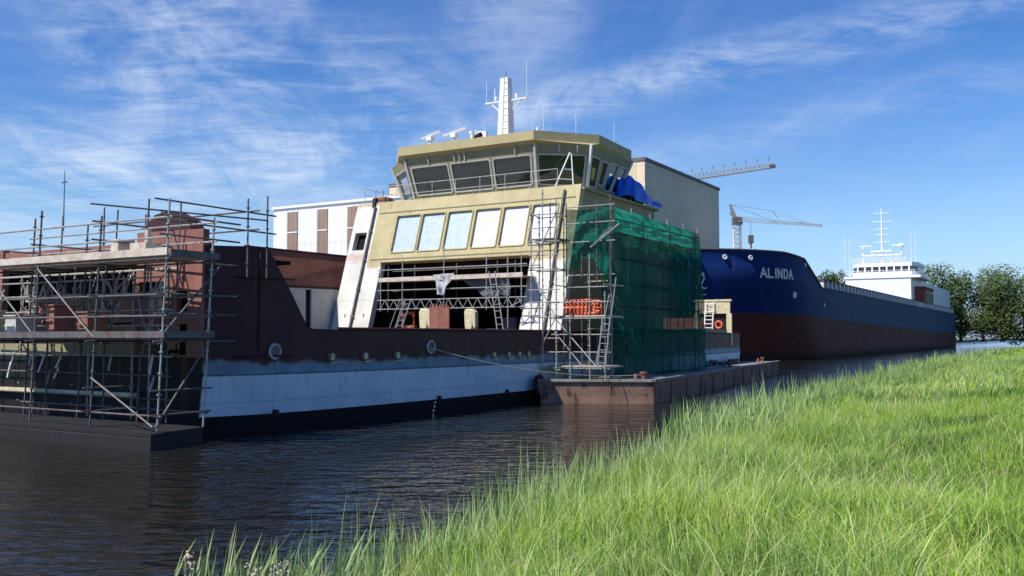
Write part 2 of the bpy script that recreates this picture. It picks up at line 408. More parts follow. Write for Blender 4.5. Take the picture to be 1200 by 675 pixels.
# hull stations: s, near-side offset
ST = [(-15.75, 4.2), (-15.5, 2.0), (-15.2, 1.12), (-14.4, .86), (-13.8, .62), (-12.6, .38), (-11, .2), (-9, .1), (-7, .03), (-3.5, 0), (0, 0), (6, 0), (12, 0), (18, .05), (22, .4), (26, .7), (30, 1.2), (34, 2.2), (38, 4.2)]
BE = 14.3
def hull_pts(z_off):  # outline loop for an inward offset
    near = [(s, n+z_off) for s, n in ST]; far = [(s, BE-n-z_off) for s, n in ST][::-1]
    return near+far
mh = Mat('ferry_hull_paint').set(.55, 0, .2)
X, Y, Z = mh.xyz()
nz = mh.noise(1.6, 6, .6, (1, 1, .4)); edge = mh.math('ADD', Z, mh.math('MULTIPLY', mh.math('SUBTRACT', nz, .5), .55))
white = mh.mix(mh.sm(mh.noise(.8, 5), .35, .7), (.58, .67, .76), (.48, .58, .68))
white = mh.mix(mh.math('MULTIPLY', mh.sm(mh.noise(4, 5, .6, (1, 1, .12)), .56, .8), .5), white, (.30, .24, .20))
upper = mh.mix(mh.sm(mh.noise(1.8, 5), .35, .7), (.20, .28, .33), (.13, .19, .25))  # darker band: shading of the upper plate put into the colour
c = mh.mix(mh.sm(Z, 1.555, 1.575), white, upper)
mar = mh.mix(mh.sm(mh.noise(1.3, 6), .35, .7), (.050, .020, .024), (.078, .030, .028))
c = mh.mix(mh.sm(edge, 1.82, 1.98), c, mar)
c = mh.mix(mh.sm(X, -15.12, -15.18), c, (.014, .014, .013))
c = seams(mh, c, [(0, 2.35, .1), (2, .74, .35)], .02, .30)
st_ = mh.math('MULTIPLY', mh.sm(mh.noise(2.2, 3, .5, (1, 1, .05)), .64, .72), mh.sm(Z, .6, 1.7)); c = mh.mix(mh.math('MULTIPLY', st_, .45), c, (.16, .07, .035))
scr = mh.sm(mh.noise(1.5, 8, .75, (.25, 1, 2.2)), .66, .70); c = mh.mix(mh.math('MULTIPLY', scr, .5), c, (.22, .16, .13))
c = mh.mix(mh.sm(Z, .49, .51), (.012, .012, .016), c)
mh.col(c); mh.bump(mh.noise(.9, 3), .25, .05)
zl = [(-1.3, 1.1), (0, .22), (.5, .10), (1.55, -.02), (1.62, -.05), (1.70, .0), (2.05, .0)]
hb = MB(); m_ = len(ST)*2
for z, off in zl: hb.v += [(s, n, z) for s, n in hull_pts(off)]
for k in range(len(zl)-1):
    for i in range(m_): j = (i+1) % m_; hb.f.append((k*m_+i, k*m_+j, (k+1)*m_+j, (k+1)*m_+i)); hb.mi.append(0)
hb.f.append(tuple(range(m_))[::-1]); hb.mi.append(0); hb.f.append(tuple((len(zl)-1)*m_+i for i in range(m_))); hb.mi.append(0)
hb.build('hull', mh.m, fer)
# bulwark: thin wall standing on the hull edge, high at the bow, sloping down to the rail
def bul_top(s):
    if s < -13.45: return 5.02+.04*(s+15)
    if s < -12.05: return 5.1+(2.83-5.1)*(s+13.45)/1.4
    if s < 20: return 2.83
    if s < 26: return 2.83
    return 2.83
def bul(far):
    g = MB(); P = [p for p in ST]
    ext = []
    for (a, b) in zip(P, P[1:]):
        nn = max(1, int((b[0]-a[0])/.4))
        ext += [(a[0]+(b[0]-a[0])*i/nn, a[1]+(b[1]-a[1])*i/nn) for i in range(nn)]
    ext = [e for e in ext+[P[-1]] if e[0] >= -15.25]
    for k, (s, n) in enumerate(ext):
        y0, y1 = (n, n+.09) if not far else (BE-n, BE-n-.09)
        zt = bul_top(s) if not far else 2.83
        g.v += [(s, y0, 2.052), (s, y1, 2.052), (s, y1, zt), (s, y0, zt)]
        if k:
            a = 4*(k-1); b = 4*k
            for i in range(4): j = (i+1) % 4; g.f.append((a+i, b+i, b+j, a+j)); g.mi.append(0)
    g.f += [(0, 1, 2, 3), tuple(len(g.v)-4+i for i in (3, 2, 1, 0))]; g.mi += [0, 0]
    return g
bul(False).build('bulwark', mh.m, fer); bul(True).build('bulwark', mh.m, fer)
g = MB(); g.path([(s, n-.03, 2.85) for s, n in ST if -12 <= s], .045, 6); g.build('rail_cap', M['maroon'], fer)
g = MB(); g.path([(s, n-.02, 4.22) for s, n in ST if -14.6 <= s <= -12.5], .03, 6); g.path([(-13.7, .55, 2.2), (-13.7, .55, 4.9)], .03); g.path([(s, n-.03, 2.08) for s, n in ST if -14.6 <= s <= -11.5], .035, 6); g.build('stiffener', M['maroon'], fer)
# bow end: low sill, side pillars of the bow gate in red primer
g = MB(); g.box(-15.35, -14.6, 3.2, 11.1, 2.056, 2.4); g.build('bow_sill', M['olive_d'], fer)
g = MB(); g.box(-15.88, -15.7, 3.0, 11, 1.0, 1.12); g.build('rubbing_strake', M['cream'], fer)
q = Quad((-15.45, 3.5, 2.06), (-15.27, 1.08, 2.06), (-15.2, 1.10, 5.45), (-15.4, 3.5, 5.45))
g = MB(); q.wall(g, [(.05, .45, .36, .60), (.05, .80, 0.02, .26), (.62, .80, .36, .52)], .22); g.build('bow_gate_pillar', M['primer_pink'], fer)
q = Quad((-15.0, 13.6, 2.06), (-15.0, 10.6, 2.06), (-14.95, 10.6, 5.3), (-14.95, 13.6, 5.3))
g = MB(); q.wall(g, [(.2, .8, .1, .5)], .22); g.build('bow_gate_pillar', M['primer_pink'], fer)
g = MB(); g.prism([(-15.1, 1.3, 4.9), (-15.1, 3.6, 5.0), (-15.1, 3.6, 5.6), (-15.1, 3.2, 5.95), (-15.1, 2.6, 6.05), (-15.1, 1.9, 5.75)], (.5, 0, 0)); g.build('gate_hinge', M['maroon'], fer)
g = MB(); g.box(-15.0, -14.6, 4.2, 10.2, 4.75, 5.1); g.box(-14.9, -14.6, 3.8, 10.6, 5.1, 5.25); g.build('gate_crossbeam', M['primer_pink'], fer)
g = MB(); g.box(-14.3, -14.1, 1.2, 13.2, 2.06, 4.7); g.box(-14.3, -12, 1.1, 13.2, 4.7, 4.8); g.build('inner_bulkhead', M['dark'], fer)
# far-side casing seen over the near bulwark: brown primer wall flared to catch the sun, above grey panels
def far(px, py, n_pl, z=None):
    f = raydir(px, py); o = Vector((0, 0, CAM_H)); inv = FER.m.inverted(); a = inv @ o; b = inv @ (o+f); t = (n_pl-a.y)/(b.y-a.y); return a+(b-a)*t
TL = far(300, 287.5, 14.5); TR = far(446, 303.5, 14.15); ML = far(300, 334, 14.2); MR = far(446, 341, 13.85); BL_ = far(300, 386, 14.0); BR_ = far(446, 386, 13.8)
q = Quad(ML, MR, TR+Vector((0, .45, 0)), TL+Vector((0, .75, 0)))
g = MB(); q.wall(g, [], .15); g.build('casing_wall', M['brownlit'], fer)
q2 = Quad(BL_, BR_, MR-Vector((0, .03, 0)), ML-Vector((0, .03, 0)))
g = MB(); q2.wall(g, [(.36, .405, 0, .95)], .1); g.build('casing_panel', M['framegrey'], fer)
g = MB(); a = q2.p(.34, 0, -.2); b = q2.p(.43, 0, -.2); c_ = q2.p(.43, .98, -.2); d = q2.p(.34, .98, -.2); g.quad(a, b, c_, d); g.build('casing_gap_shade', M['black'], fer)  # black sheet stands in for the shade in the gap
g = MB(); g.beam(q.p(0, 0, .04), q.p(1, 0, .04), .06, .12); g.beam(q.p(0, 1, .0), q.p(1, 1, .0), .12, .1); g.build('casing_ledge', M['maroon'], fer)

# ---- superstructure front: raked portal face
K = .3089; S0 = 3.77; ZB = 2.93
fs = lambda z: S0+K*(z-ZB)
NL, NR, ZT = 13.7, .6, 9.55
mf = Mat('bridge_front_primer').set(.65, 0, .3)
X, Y, Z = mf.xyz()
ol = mf.mix(mf.sm(mf.noise(.9, 6), .35, .7), (.47, .40, .22), (.38, .325, .165))
ol = mf.mix(mf.math('MULTIPLY', mf.sm(mf.noise(6, 5, .6, (1, 1, .1)), .55, .8), .4), ol, (.26, .21, .10))
wh = mf.mix(mf.sm(mf.noise(1.2, 6), .35, .7), (.66, .64, .58), (.53, .50, .44))
wh = mf.mix(mf.math('MULTIPLY', mf.sm(mf.noise(5, 6, .65, (1, 1, .15)), .55, .8), .45), wh, (.40, .33, .25))
nn = mf.math('MULTIPLY', mf.math('SUBTRACT', mf.noise(2.2, 5), .5), .5)
w1 = mf.sm(mf.math('ADD', Z, nn), 6.14, 6.02)
w2 = mf.sm(mf.math('ADD', Y, mf.math('MULTIPLY', nn, .25)), 12.20, 12.24)
w2 = mf.math('MULTIPLY', w2, mf.sm(mf.math('ADD', Z, nn), 9.45, 9.3))
c = mf.mix(mf.math('MAXIMUM', w1, w2), ol, wh)
pk = mf.math('MULTIPLY', mf.sm(mf.math('ABSOLUTE', mf.math('SUBTRACT', mf.math('ADD', Z, nn), 6.65)), .32, .05), mf.sm(Y, 12.2, 12.3))
c = mf.mix(mf.math('MULTIPLY', pk, .5), c, (.45, .22, .17))
c = seams(mf, c, [(1, 1.555, .42), (2, 1.93, .2)], .018, .35, (.12, .10, .06))
pt_ = mf.sm(mf.noise(1.7, 7, .7), .62, .68); c = mf.mix(mf.math('MULTIPLY', pt_, .35), c, (.60, .55, .40))
ru = mf.sm(mf.noise(3.1, 4, .5, (1, 1, .06)), .66, .74); c = mf.mix(mf.math('MULTIPLY', ru, .4), c, (.22, .12, .06))
mf.col(c); mf.bump(mf.noise(.8, 4), .3, .05)
q = Quad((fs(2.86), NL, 2.86), (fs(2.86), NR, 2.86), (fs(ZT), NR, ZT), (fs(ZT), NL, ZT))
Hh = ZT-2.86; U = lambda n: (NL-n)/(NL-NR); V = lambda z: (z-2.86)/Hh
wins = [(10.84, 9.42), (9.24, 7.93), (7.68, 6.33), (6.08, 4.72), (4.50, 3.18), (2.92, 1.66)]
holes = [(U(a+.05), U(b-.05), V(6.80), V(8.74)) for a, b in wins]
hatch = (U(13.45), U(12.68), V(7.05), V(7.98))
port = (U(11.32), U(2.68), 0, V(6.34))
g = MB(); q.wall(g, holes+[hatch, port], .35); g.build('front_face', mf.m, fer)
for i, h in enumerate(holes):
    window(q, h, fer, M['olive'], M['film_sky'] if i < 3 else M['film'], .035, .045, .08, .07)
g = MB(); g.prism(q.rect(*hatch, -.30), -q.n*.02); g.build('hatch_opening', M['dark'], fer)
# corner pipes down the front
for n, zb in ((1.38, 2.9), (12.42, 2.95)):
    g = MB(); g.tube(q.p(U(n), V(zb), .09), q.p(U(n), V(9.3), .09), .06, 8)
    for z in (3.6, 5, 6.5, 8): g.tube(q.p(U(n), V(z), .0), q.p(U(n), V(z), .12), .09, 8)
    g.build('drain_pipe', M['steel_d'], fer, smooth=False)
# seams and stiffening flats on the face
g = MB()
for z in (6.50, 8.95): g.beam(q.p(U(12.1), V(z), .01), q.p(U(.8), V(z), .01), .04, .05)
g.build('weld_flat', M['olive_d'], fer)
for n in (12.95, 11.75, 2.3): g = MB(); g.beam(q.p(U(n), V(3.6), .012), q.p(U(n), V(3.75), .012), .02, .06); g.build('bracket', M['steel_d'], fer)
# side walls, casings, deck, ceiling, rear
S1 = 14.4
mside = M['olive_d']
for n, d in ((NR, 1), (NL, -1)):
    g = MB(); y0, y1 = sorted((n+.004*d, n+.2*d))
    g.prism([(fs(2.06)+.36, y0, 2.06), (S1, y0, 2.06), (S1, y0, 9.3), (fs(9.3)+.36, y0, 9.3)], (0, y1-y0, 0)); g.build('side_wall', mside, fer)
    yi0, yi1 = sorted((n+1.95*d, n+2.05*d))
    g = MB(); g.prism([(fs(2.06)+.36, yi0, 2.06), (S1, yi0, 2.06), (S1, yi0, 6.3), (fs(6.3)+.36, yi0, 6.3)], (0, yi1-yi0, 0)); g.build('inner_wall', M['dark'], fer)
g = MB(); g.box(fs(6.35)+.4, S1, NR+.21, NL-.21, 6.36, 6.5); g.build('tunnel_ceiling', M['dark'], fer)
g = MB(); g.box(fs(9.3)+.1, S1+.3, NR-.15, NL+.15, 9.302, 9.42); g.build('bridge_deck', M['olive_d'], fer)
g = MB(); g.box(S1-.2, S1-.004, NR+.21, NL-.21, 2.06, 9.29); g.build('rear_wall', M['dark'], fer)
g = MB()
for s in (6.5, 8.5, 10.5, 12.5): g.box(s, s+.15, 2.7, 11.6, 5.95, 6.355)
g.build('ceiling_beam', M['maroon'], fer)
# small casing behind the bridge
g = MB(); g.box(14.5, 17.5, 1.4, 12.9, 2.06, 7.6); g.build('engine_casing', M['olive_d'], fer, bevel=.05)

# ---- wheelhouse
mo = M['olive']
base = [(7.0, 10.75), (7.0, 3.55), (8.55, 1.75), (11.3, 1.55), (13.6, 2.4), (13.6, 11.9), (11.3, 12.75), (8.55, 12.55)]
top = [(6.25, 11.0), (6.25, 3.30), (7.95, 1.15), (12.9, 1.20), (14.5, 2.1), (14.5, 12.2), (12.9, 13.1), (7.95, 13.15)]
eave = [(6.0, 11.2), (6.0, 3.20), (8.53, .99), (12.85, 1.22), (14.8, 2.1), (14.8, 12.2), (12.85, 13.08), (8.53, 13.31)]
ZW0, ZW1, ZE0, ZE1 = 9.42, 11.78, 11.90, 12.34
WQ = []
for i in range(8):
    j = (i+1) % 8
    WQ.append(Quad((*base[i], ZW0), (*base[j], ZW0), (*top[j], ZW1), (*top[i], ZW1)))
v0, v1 = .20, .80
wh_holes = {0: [(.03, .335, v0, v1), (.355, .665, v0, v1), (.685, .97, v0, v1)], 1: [(.04, .93, v0, v1)], 2: [(.04, .27, v0, v1), (.31, .48, v0+.08, v1-.02), (.52, .74, v0, v1), (.77, .97, v0, v1)],
            3: [(.1, .9, v0, v1)], 4: [(.05, .3, v0, v1), (.35, .62, v0, v1), (.68, .95, v0, v1)], 5: [(.1, .9, v0, v1)], 6: [(.04, .3, v0, v1), (.35, .62, v0, v1), (.68, .95, v0, v1)], 7: [(.06, .93, v0, v1)]}
for i, qd in enumerate(WQ):
    g = MB(); qd.wall(g, wh_holes[i], .12); g.build('wheelhouse_wall', M['olive_d'], fer)
    for h in wh_holes[i]:
        window(qd, h, fer, M['framegrey'], M['glass'] if not (i == 2 and h[0] == .31) else M['glass_d'], .05, .03, .03, .10)
    m = MB(); m.beam(qd.p(0, 0, .02), qd.p(0, 1, .02), .11, .12); m.build('mullion', M['framegrey'] if i != 2 else M['white'], fer)
# ribs under the sill and above the heads of the front windows
g = MB()
for u in (.06, .2, .34, .5, .66, .8, .94): g.beam(WQ[0].p(u, .01, .03), WQ[0].p(u, .17, .03), .04, .07)
for u in (.15, .45, .75): g.beam(WQ[1].p(u, .01, .03), WQ[1].p(u, .17, .03), .04, .07)
for u in (.19, .40, .44, .48, .86): g.beam(WQ[0].p(u, .84, .03), WQ[0].p(u, .99, .03), .05, .09)
for u in (.43, .76): g.beam(WQ[1].p(u, .84, .03), WQ[1].p(u, .99, .03), .05, .09)
g.build('rib', M['framegrey'], fer)
g = MB(); n = 8
vs = [(*p, ZE0) for p in eave]+[(*p, ZE1) for p in eave]
g.add(vs, [(i, (i+1) % n, n+(i+1) % n, n+i) for i in range(n)]+[tuple(range(n, 2*n))])
g.add([(*p, ZE0) for p in eave]+[(*p, ZW1-.01) for p in top], [((i+1) % n, i, n+i, n+(i+1) % n) for i in range(n)]+[tuple(range(2*n-1, n-1, -1))])
g.build('wheelhouse_roof', mo, fer)
# inside the wheelhouse
g = MB(); g.box(8.2, 8.9, 4, 10.4, 9.43, 10.45); g.box(8.0, 9.0, 3.8, 10.6, 10.45, 10.52); g.build('bridge_console', M['dark'], fer)
for yy in (5.5, 8.6): g = MB(); g.box(9.6, 10.1, yy-.25, yy+.25, 10.0, 10.1); g.box(10.0, 10.1, yy-.25, yy+.25, 10.1, 10.9); g.tube((9.85, yy, 9.43), (9.85, yy, 10), .05); g.build('bridge_chair', M['black'], fer)
# walkway railing in front of the wheelhouse
def railing(pts, h, nmid, name, parent, mat=M['framegrey'], r=.015, posts=True):
    g = MB()
    for k in range(nmid+1): g.path([(p[0], p[1], p[2]+h*(k+1)/(nmid+1)) for p in pts], r)
    if posts:
        for a, b in zip(pts, pts[1:]):
            d = (Vector(b)-Vector(a)).length; m = max(1, round(d/1.5))
            for i in range(m+(b is pts[-1])):
                p = lerp(a, b, i/m); g.tube(p, p+Vector((0, 0, h)), r)
    return g.build(name, mat, parent)
railing([(5.95, 13.3, 9.43), (5.95, 1.9, 9.43)], .95, 1, 'railing', fer)
railing([(6.2, 13.6, 9.43), (14, 13.6, 9.43)], 1.0, 2, 'railing', fer)
railing([(11.6, .7, 9.43), (14.4, .7, 9.43)], 1.0, 2, 'railing', fer)
railing([(14.6, .8, 7.6), (17.3, .8, 7.6)], 1.0, 2, 'railing', fer)
# short ladder and braces against the big corner window
g = MB(); g.tube((6.2, 2.25, 9.43), (7.2, 1.9, 11.35), .035); g.tube((6.9, 1.55, 9.43), (7.25, 1.85, 11.3), .03); g.tube((6.5, 2.1, 10), (7.0, 1.65, 10), .02); g.tube((6.8, 2.0, 10.5), (7.1, 1.75, 10.5), .02)
g.build('trestle', M['white'], fer)
g = MB(); g.box(6.4, 7.1, 12.4, 13.1, 9.43, 9.95); g.tube((6.4, 12.5, 9.95), (6.4, 12.5, 10.3), .02); g.tube((6.4, 13.0, 9.95), (6.4, 13.0, 10.3), .02); g.build('deck_box', M['primer_pink'], fer, bevel=.02)
g = MB(); g.tube((5.7, 12.55, 9.3), (5.9, 12.6, 9.75), .10, 8, .16); g.build('funnel_spout', M['black'], fer)

# ---- mast
MS, MN = 9.6, 6.85
mast = MB()
mast.hexa([(MS-.32, MN-.30, 12.345), (MS+.32, MN-.30, 12.345), (MS+.32, MN+.46, 12.345), (MS-.32, MN+.46, 12.345), (MS-.2, MN-.16, 16.2), (MS+.2, MN-.16, 16.2), (MS+.2, MN+.3, 16.2), (MS-.2, MN+.3, 16.2)])
mo_ = mast.build('mast', M['white'], fer)
g = MB()
for z in np.arange(12.8, 16.1, .35):
    k = (z-12.345)/3.9; g.beam((MS-.335+.12*k, MN-.27+.12*k, z), (MS-.335+.12*k, MN+.1-.03*k, z), .02, .03)
g.tube((MS-.345, MN+.12, 12.36), (MS-.215, MN+.06, 16.2), .03); g.tube((MS-.335, MN-.28, 12.36), (MS-.205, MN-.15, 16.2), .025)
g.build('mast_ladder', M['white'], mo_)
for sgn, ln in ((1, 1.25), (-1, 1.3)):
    g = MB(); y0 = MN+.07
    g.beam((MS, y0+.2*sgn, 15.0), (MS, y0+ln*sgn, 15.0), .14, .07); g.tube((MS, y0+.25*sgn, 14.35), (MS, y0+ln*.75*sgn, 14.97), .035)
    g.tube((MS, y0+ln*.97*sgn, 15.0), (MS, y0+ln*.97*sgn, 16.9 if sgn < 0 else 16.2), .014); g.tube((MS, y0+ln*.55*sgn, 15.0), (MS, y0+ln*.55*sgn, 15.75 if sgn > 0 else 15.3), .03); g.box(MS-.06, MS+.06, y0+ln*.5*sgn-.06, y0+ln*.5*sgn+.06, 15.1, 15.3)
    g.build('crossarm', M['white'], mo_)
g = MB(); g.tube((MS, MN+.07, 16.2), (MS, MN+.07, 16.6), .025); g.build('lantern', M['steel_d'], mo_)
def radar(s, n, rot, L_=.95):
    g = MB(); g.tube((s, n, 12.345), (s, n, 12.72), .09, 8, .07); g.box(s-.16, s+.16, n-.16, n+.16, 12.72, 12.9)
    o = g.build('radar', M['white'], fer)
    d = Vector((math.cos(rot), math.sin(rot), .0))*L_/2; g = MB(); c = Vector((s, n, 13.0)); g.beam(c-d+Vector((0, 0, -.2)), c+d+Vector((0, 0, .2)), .12, .12); g.build('scanner', M['white'], o)
radar(6.9, 9.85, R(-60)); radar(6.9, 8.35, R(-62), 1.15)
g = MB(); g.tube((7.4, 7.35, 12.345), (7.4, 7.35, 13.1), .05); g.sphere((7.4, 7.1, 12.85), .17); g.box(7.3, 7.5, 6.7, 7.0, 12.5, 12.95); g.tube((7.4, 7.6, 12.5), (7.4, 7.6, 12.9), .09, 8); g.sphere((7.4, 7.66, 12.95), .12); g.build('searchlight', M['white'], fer)
g = MB(); g.tube((6.1, 6.55, 12.36), (6.1, 6.2, 12.5), .13, 10); g.build('horn', M['black'], fer)
g = MB(); g.box(9.4, 9.8, 5.6, 5.9, 12.345, 12.75); g.tube((9.6, 6.1, 12.345), (9.6, 6.1, 13.1), .04); g.sphere((9.6, 5.75, 12.95), .16); g.tube((9.5, 5.4, 12.345), (9.5, 5.4, 12.9), .05, 6, .02); g.build('satellite_dome', M['steel_d'], fer)
for s, n, h, r in ((8.5, 4.4, .75, .07), (9.2, 2.6, 1.35, .012), (12.4, 2.0, 1.5, .012), (10.2, 5.0, 2.2, .012), (9, 7.9, 1.5, .012)):
    g = MB(); g.tube((s, n, 12.345), (s, n, 12.345+h), r, 6); g.build('antenna', M['white'], fer)
# ---- fairleads and fenders on the near side
for s, z, big in ((-13.2, 2.2, 1), (-11.2, 2.02, 0), (-9.8, 2.02, 0), (-8.3, 2.02, 0), (-6.55, 2.27, 1), (-2.65, 1.95, 0), (-1.6, 1.93, 0), (-.8, 1.94, 0), (-.1, 1.94, 0)):
    nside = np.interp(s, [p[0] for p in ST], [p[1] for p in ST])
    g = MB(); rr = .20 if big else .14
    g.torus((s, nside-.02, z), (0, 1, 0), rr, .045, 16, 6, 1 if big else .75); o = g.build('fairlead', M['steel'] if big else M['rustplate'], fer, smooth=True)
    g = MB(); g.tube((s, nside-.012, z), (s, nside-.03, z), rr*.9, 12); g.build('fairlead_opening', M['black'] if not big else M['steel_d'], o)
    if not big:
        g = MB(); g.box(s-.05, s+.10, nside-.06, nside-.02, z-.10, z+.10); g.box(s-.02, s+.32, nside-.05, nside-.005, z-.19, z-.15); g.build('roller', M['cream'], o, bevel=.01)
g = MB()
for k, z in enumerate(np.arange(-.05, .95, .14)): g.box(-6.15, -6.07, .18-.22*max(0, z-.1) if z > .5 else .20-.2*z, .22, z, z+.07)
g.build('draft_mark', M['white'], fer)
for s in (-13.3, -1.6, -6.0):
    g = MB(); g.box(s-.05, s+.05, -.02+.25*(s < -12), .15+.25*(s < -12), .46, .62); g.build('anode', M['black'], fer)
# ---- aft deck of the ferry with ladder and cream deckhouse
g = MB(); g.box(20, 27.5, 1.0, 1.1, 2.06, 3.1); g.build('aft_bulwark', M['olive_d'], fer)
sx = 28.0
g = MB(); g.box(sx, sx+.12, .95, 3.3, 4.15, 4.95); g.box(sx-.05, sx+.2, .85, 3.4, 4.95, 5.08); g.box(sx, sx+.15, 3.1, 3.4, 2.06, 4.15); g.box(sx, sx+.15, .85, 1.2, 2.06, 4.15); g.build('aft_gantry', M['cream'], fer)
g = MB(); g.box(sx+.7, 33, 2.6, 12, 2.06, 3.9); g.build('aft_house', M['rustplate'], fer)
g = MB()
for dy in (2.0, 2.55): g.tube((sx-.5, dy, 2.8), (sx-.1, dy, 4.9), .045)
for k in range(8): g.tube((sx-.5+.05*k, 2.0, 2.95+.26*k), (sx-.5+.05*k, 2.55, 2.95+.26*k), .03)
g.build('ladder', M['white'], fer)
g = MB()
for k in range(6): g.tube((24+k*1.5, .75+k*.22, 2.05), (24+k*1.5, .75+k*.22, 2.5), .09, 8)
g.build('aft_bollard', M['cream'], fer, smooth=True)
g = MB(); g.torus((sx-.2, 1.65, 3.4), (1, 0, 0), .22, .08, 16, 8); single(g, 'lifebuoy', M['orange'], 'orange lifebuoy hanging under the cream gantry at the stern of the ferry', 'lifebuoy', FER, (sx-.2, 1.65, 3.1), smooth=True)

# ================================================================== things on the ferry deck, in the portal
def at(px, py, s=None, n=None, z=None):
    f = raydir(px, py); o = Vector((0, 0, CAM_H)); inv = FER.m.inverted(); a = inv @ o; b = inv @ (o+f); d = b-a
    t = (s-a.x)/d.x if s is not None else ((n-a.y)/d.y if n is not None else (z-a.z)/d.z)
    return a+d*t
# rusty board with toothed top edge
a = at(503, 386, s=2.6); b = at(526, 386, s=2.6); zt = at(503, 361, s=2.6).z
poly = [(2.6, a.y, 2.06), (2.6, b.y, 2.06), (2.6, b.y, zt+.12)]
m = 12
for k in range(m): t = (k+.5)/m; poly.append((2.6, b.y+(a.y-b.y)*t, zt+(.2 if k % 2 else -.02)))
poly.append((2.6, a.y, zt))
g = MB(); g.prism(poly, (.08, 0, 0)); single(g, 'steel_plate', M['rustplate'], 'rust-red steel plate with toothed top edge standing upright in the ferry portal', 'steel plate', FER, (2.6, b.y, 2.06))
def cover(px0, px1, pyt, lab, s=3.2):
    a = at(px0, 386, s=s).y; b = at(px1, 386, s=s).y; zt = at(px0, pyt, s=s).z; m = (a+b)/2; w_ = abs(a-b)/2
    out_ = [(0, .93), (.12, 1), (.72, 1), (.98, .92), (1, .55), (.86, .48), (.72, .62), (.60, .40), (.80, 0), (.34, 0), (.22, .30), (.05, .58)]
    g = MB(); g.prism([(s, a-(a-b)*u, 2.06+(zt-2.06)*v) for u, v in out_], (.28, 0, 0))
    single(g, 'covered_machine', M['cream'], lab, 'covered machine', FER, (s, m, 2.06), 'machines wrapped in cream covers', bevel=.05)
cover(490.5, 504, 362, 'machine wrapped in a cream cover, left of the toothed steel plate')
cover(543.5, 557, 362, 'machine wrapped in a cream cover, right of the toothed steel plate')
a = at(473, 366, s=3.6); b = at(487, 366, s=3.6)
t_ = thing('winch', 'small orange-red winch in the left half of the ferry portal', 'winch', FER, (3.6, b.y, 2.06))
g = MB(); g.box(3.5, 3.9, b.y, a.y, 2.06, 2.7); g.box(3.5, 3.56, b.y, b.y+.08, 2.7, a.z); g.box(3.5, 3.56, a.y-.08, a.y, 2.7, a.z); g.box(3.5, 3.6, b.y, a.y, a.z-.1, a.z); g.build('frame', M['red'], t_)
g = MB(); g.tube((3.7, b.y+.05, 2.95), (3.7, a.y-.05, 2.95), .22, 12); g.build('drum', M['rustplate'], t_)
# grey drums and clutter behind the bulwark
for k, (px, w_, hz, mt, lab) in enumerate(((450, .35, 3.35, 'dark', 'dark steel cabinet at the left end of the ferry portal'), (596, .4, 3.5, 'steel_d', 'grey equipment locker at the right end of the ferry portal'), (576, .28, 3.0, 'white', 'low white box beside the steep stair in the ferry portal'))):
    p = at(px, 386, s=5.0); g = MB(); g.box(5.0, 5.6, p.y-w_, p.y+w_, 2.06, hz); g.box(4.96, 5.0, p.y-w_*.8, p.y-w_*.1, 2.2, hz-.15); g.box(4.96, 5.0, p.y+w_*.1, p.y+w_*.8, 2.2, hz-.15)
    single(g, ('cabinet', 'locker', 'box')[k], M[mt], lab, ('cabinet', 'locker', 'box')[k], FER, (5.0, p.y, 2.06), bevel=.02)

# ------------------------------------------------------------------ scaffold kit
TR_ = .026
def post(t, p, z1, mat='steel', r=TR_):
    g = MB(); g.tube(p, (p[0], p[1], z1), r, 6)
    for z in np.arange(p[2]+.35, z1-.1, .5): g.tube((p[0], p[1], z-.012), (p[0], p[1], z+.012), r*2.3, 6)
    return g.build('post', M[mat], t)
def bar(t, a, b, name='ledger', mat='steel', r=.023): g = MB(); g.tube(a, b, r, 6); return g.build(name, M[mat], t)
def deck(t, x0, x1, y0, y1, z, mat='plank', name='platform'):
    g = MB(); long_x = (x1-x0) > (y1-y0); m = max(1, round(((y1-y0) if long_x else (x1-x0))/.3))
    for i in range(m):
        dz = random.uniform(-.004, .004)
        if long_x: a = y0+(y1-y0)*i/m; g.box(x0, x1, a+.008, a+(y1-y0)/m-.008, z+dz, z+.05+dz)
        else: a = x0+(x1-x0)*i/m; g.box(a+.008, a+(x1-x0)/m-.008, y0, y1, z+dz, z+.05+dz)
    return g.build(name, M[mat], t)
# portal scaffold: hung across the opening, truss beams below
ps = 3.35
t_ = thing('scaffold', 'scaffold with lattice truss hanging across the open portal of the ferry bridge', 'scaffold', FER, (ps, 7, 2.06), 'scaffolds around the ferry')
nA = at(446, 350, s=ps).y; nB = at(613, 350, s=ps).y; zc = {k: at(530, k, s=ps).z for k in (313, 326, 338, 350, 361)}
for px in (446, 471.5, 520, 570, 595, 611):
    n = at(px, 350, s=ps).y; long_ = px in (595, 471.5)
    post(t_, (ps, n, 2.06 if long_ else zc[361]-.1), 6.25 if px != 520 else 6.9)
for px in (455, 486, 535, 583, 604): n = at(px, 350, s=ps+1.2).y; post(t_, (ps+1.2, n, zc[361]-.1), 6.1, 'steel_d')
for k in (313, 338, 350, 361):
    bar(t_, (ps, nA+.2, zc[k]), (ps, nB-.2, zc[k]))
    bar(t_, (ps+1.2, nA+.2, zc[k]+.02), (ps+1.2, nB-.2, zc[k]+.02), mat='steel_d')
g = MB(); m = 15
for i in range(m):
    y0 = nA+(nB-nA)*i/m; y1 = nA+(nB-nA)*(i+.5)/m; y2 = nA+(nB-nA)*(i+1)/m
    g.tube((ps, y0, zc[361]), (ps, y1, zc[350]), .017); g.tube((ps, y1, zc[350]), (ps, y2, zc[361]), .017)
g.build('truss_web', M['steel'], t_)
deck(t_, ps+.02, ps+1.15, nB, nA, zc[326]-.03, 'plank_l')
g = MB(); g.box(ps-.06, ps-.02, nB, nA+.1, zc[326]-.06, zc[326]+.14); g.build('toe_board', M['plank_l'], t_)
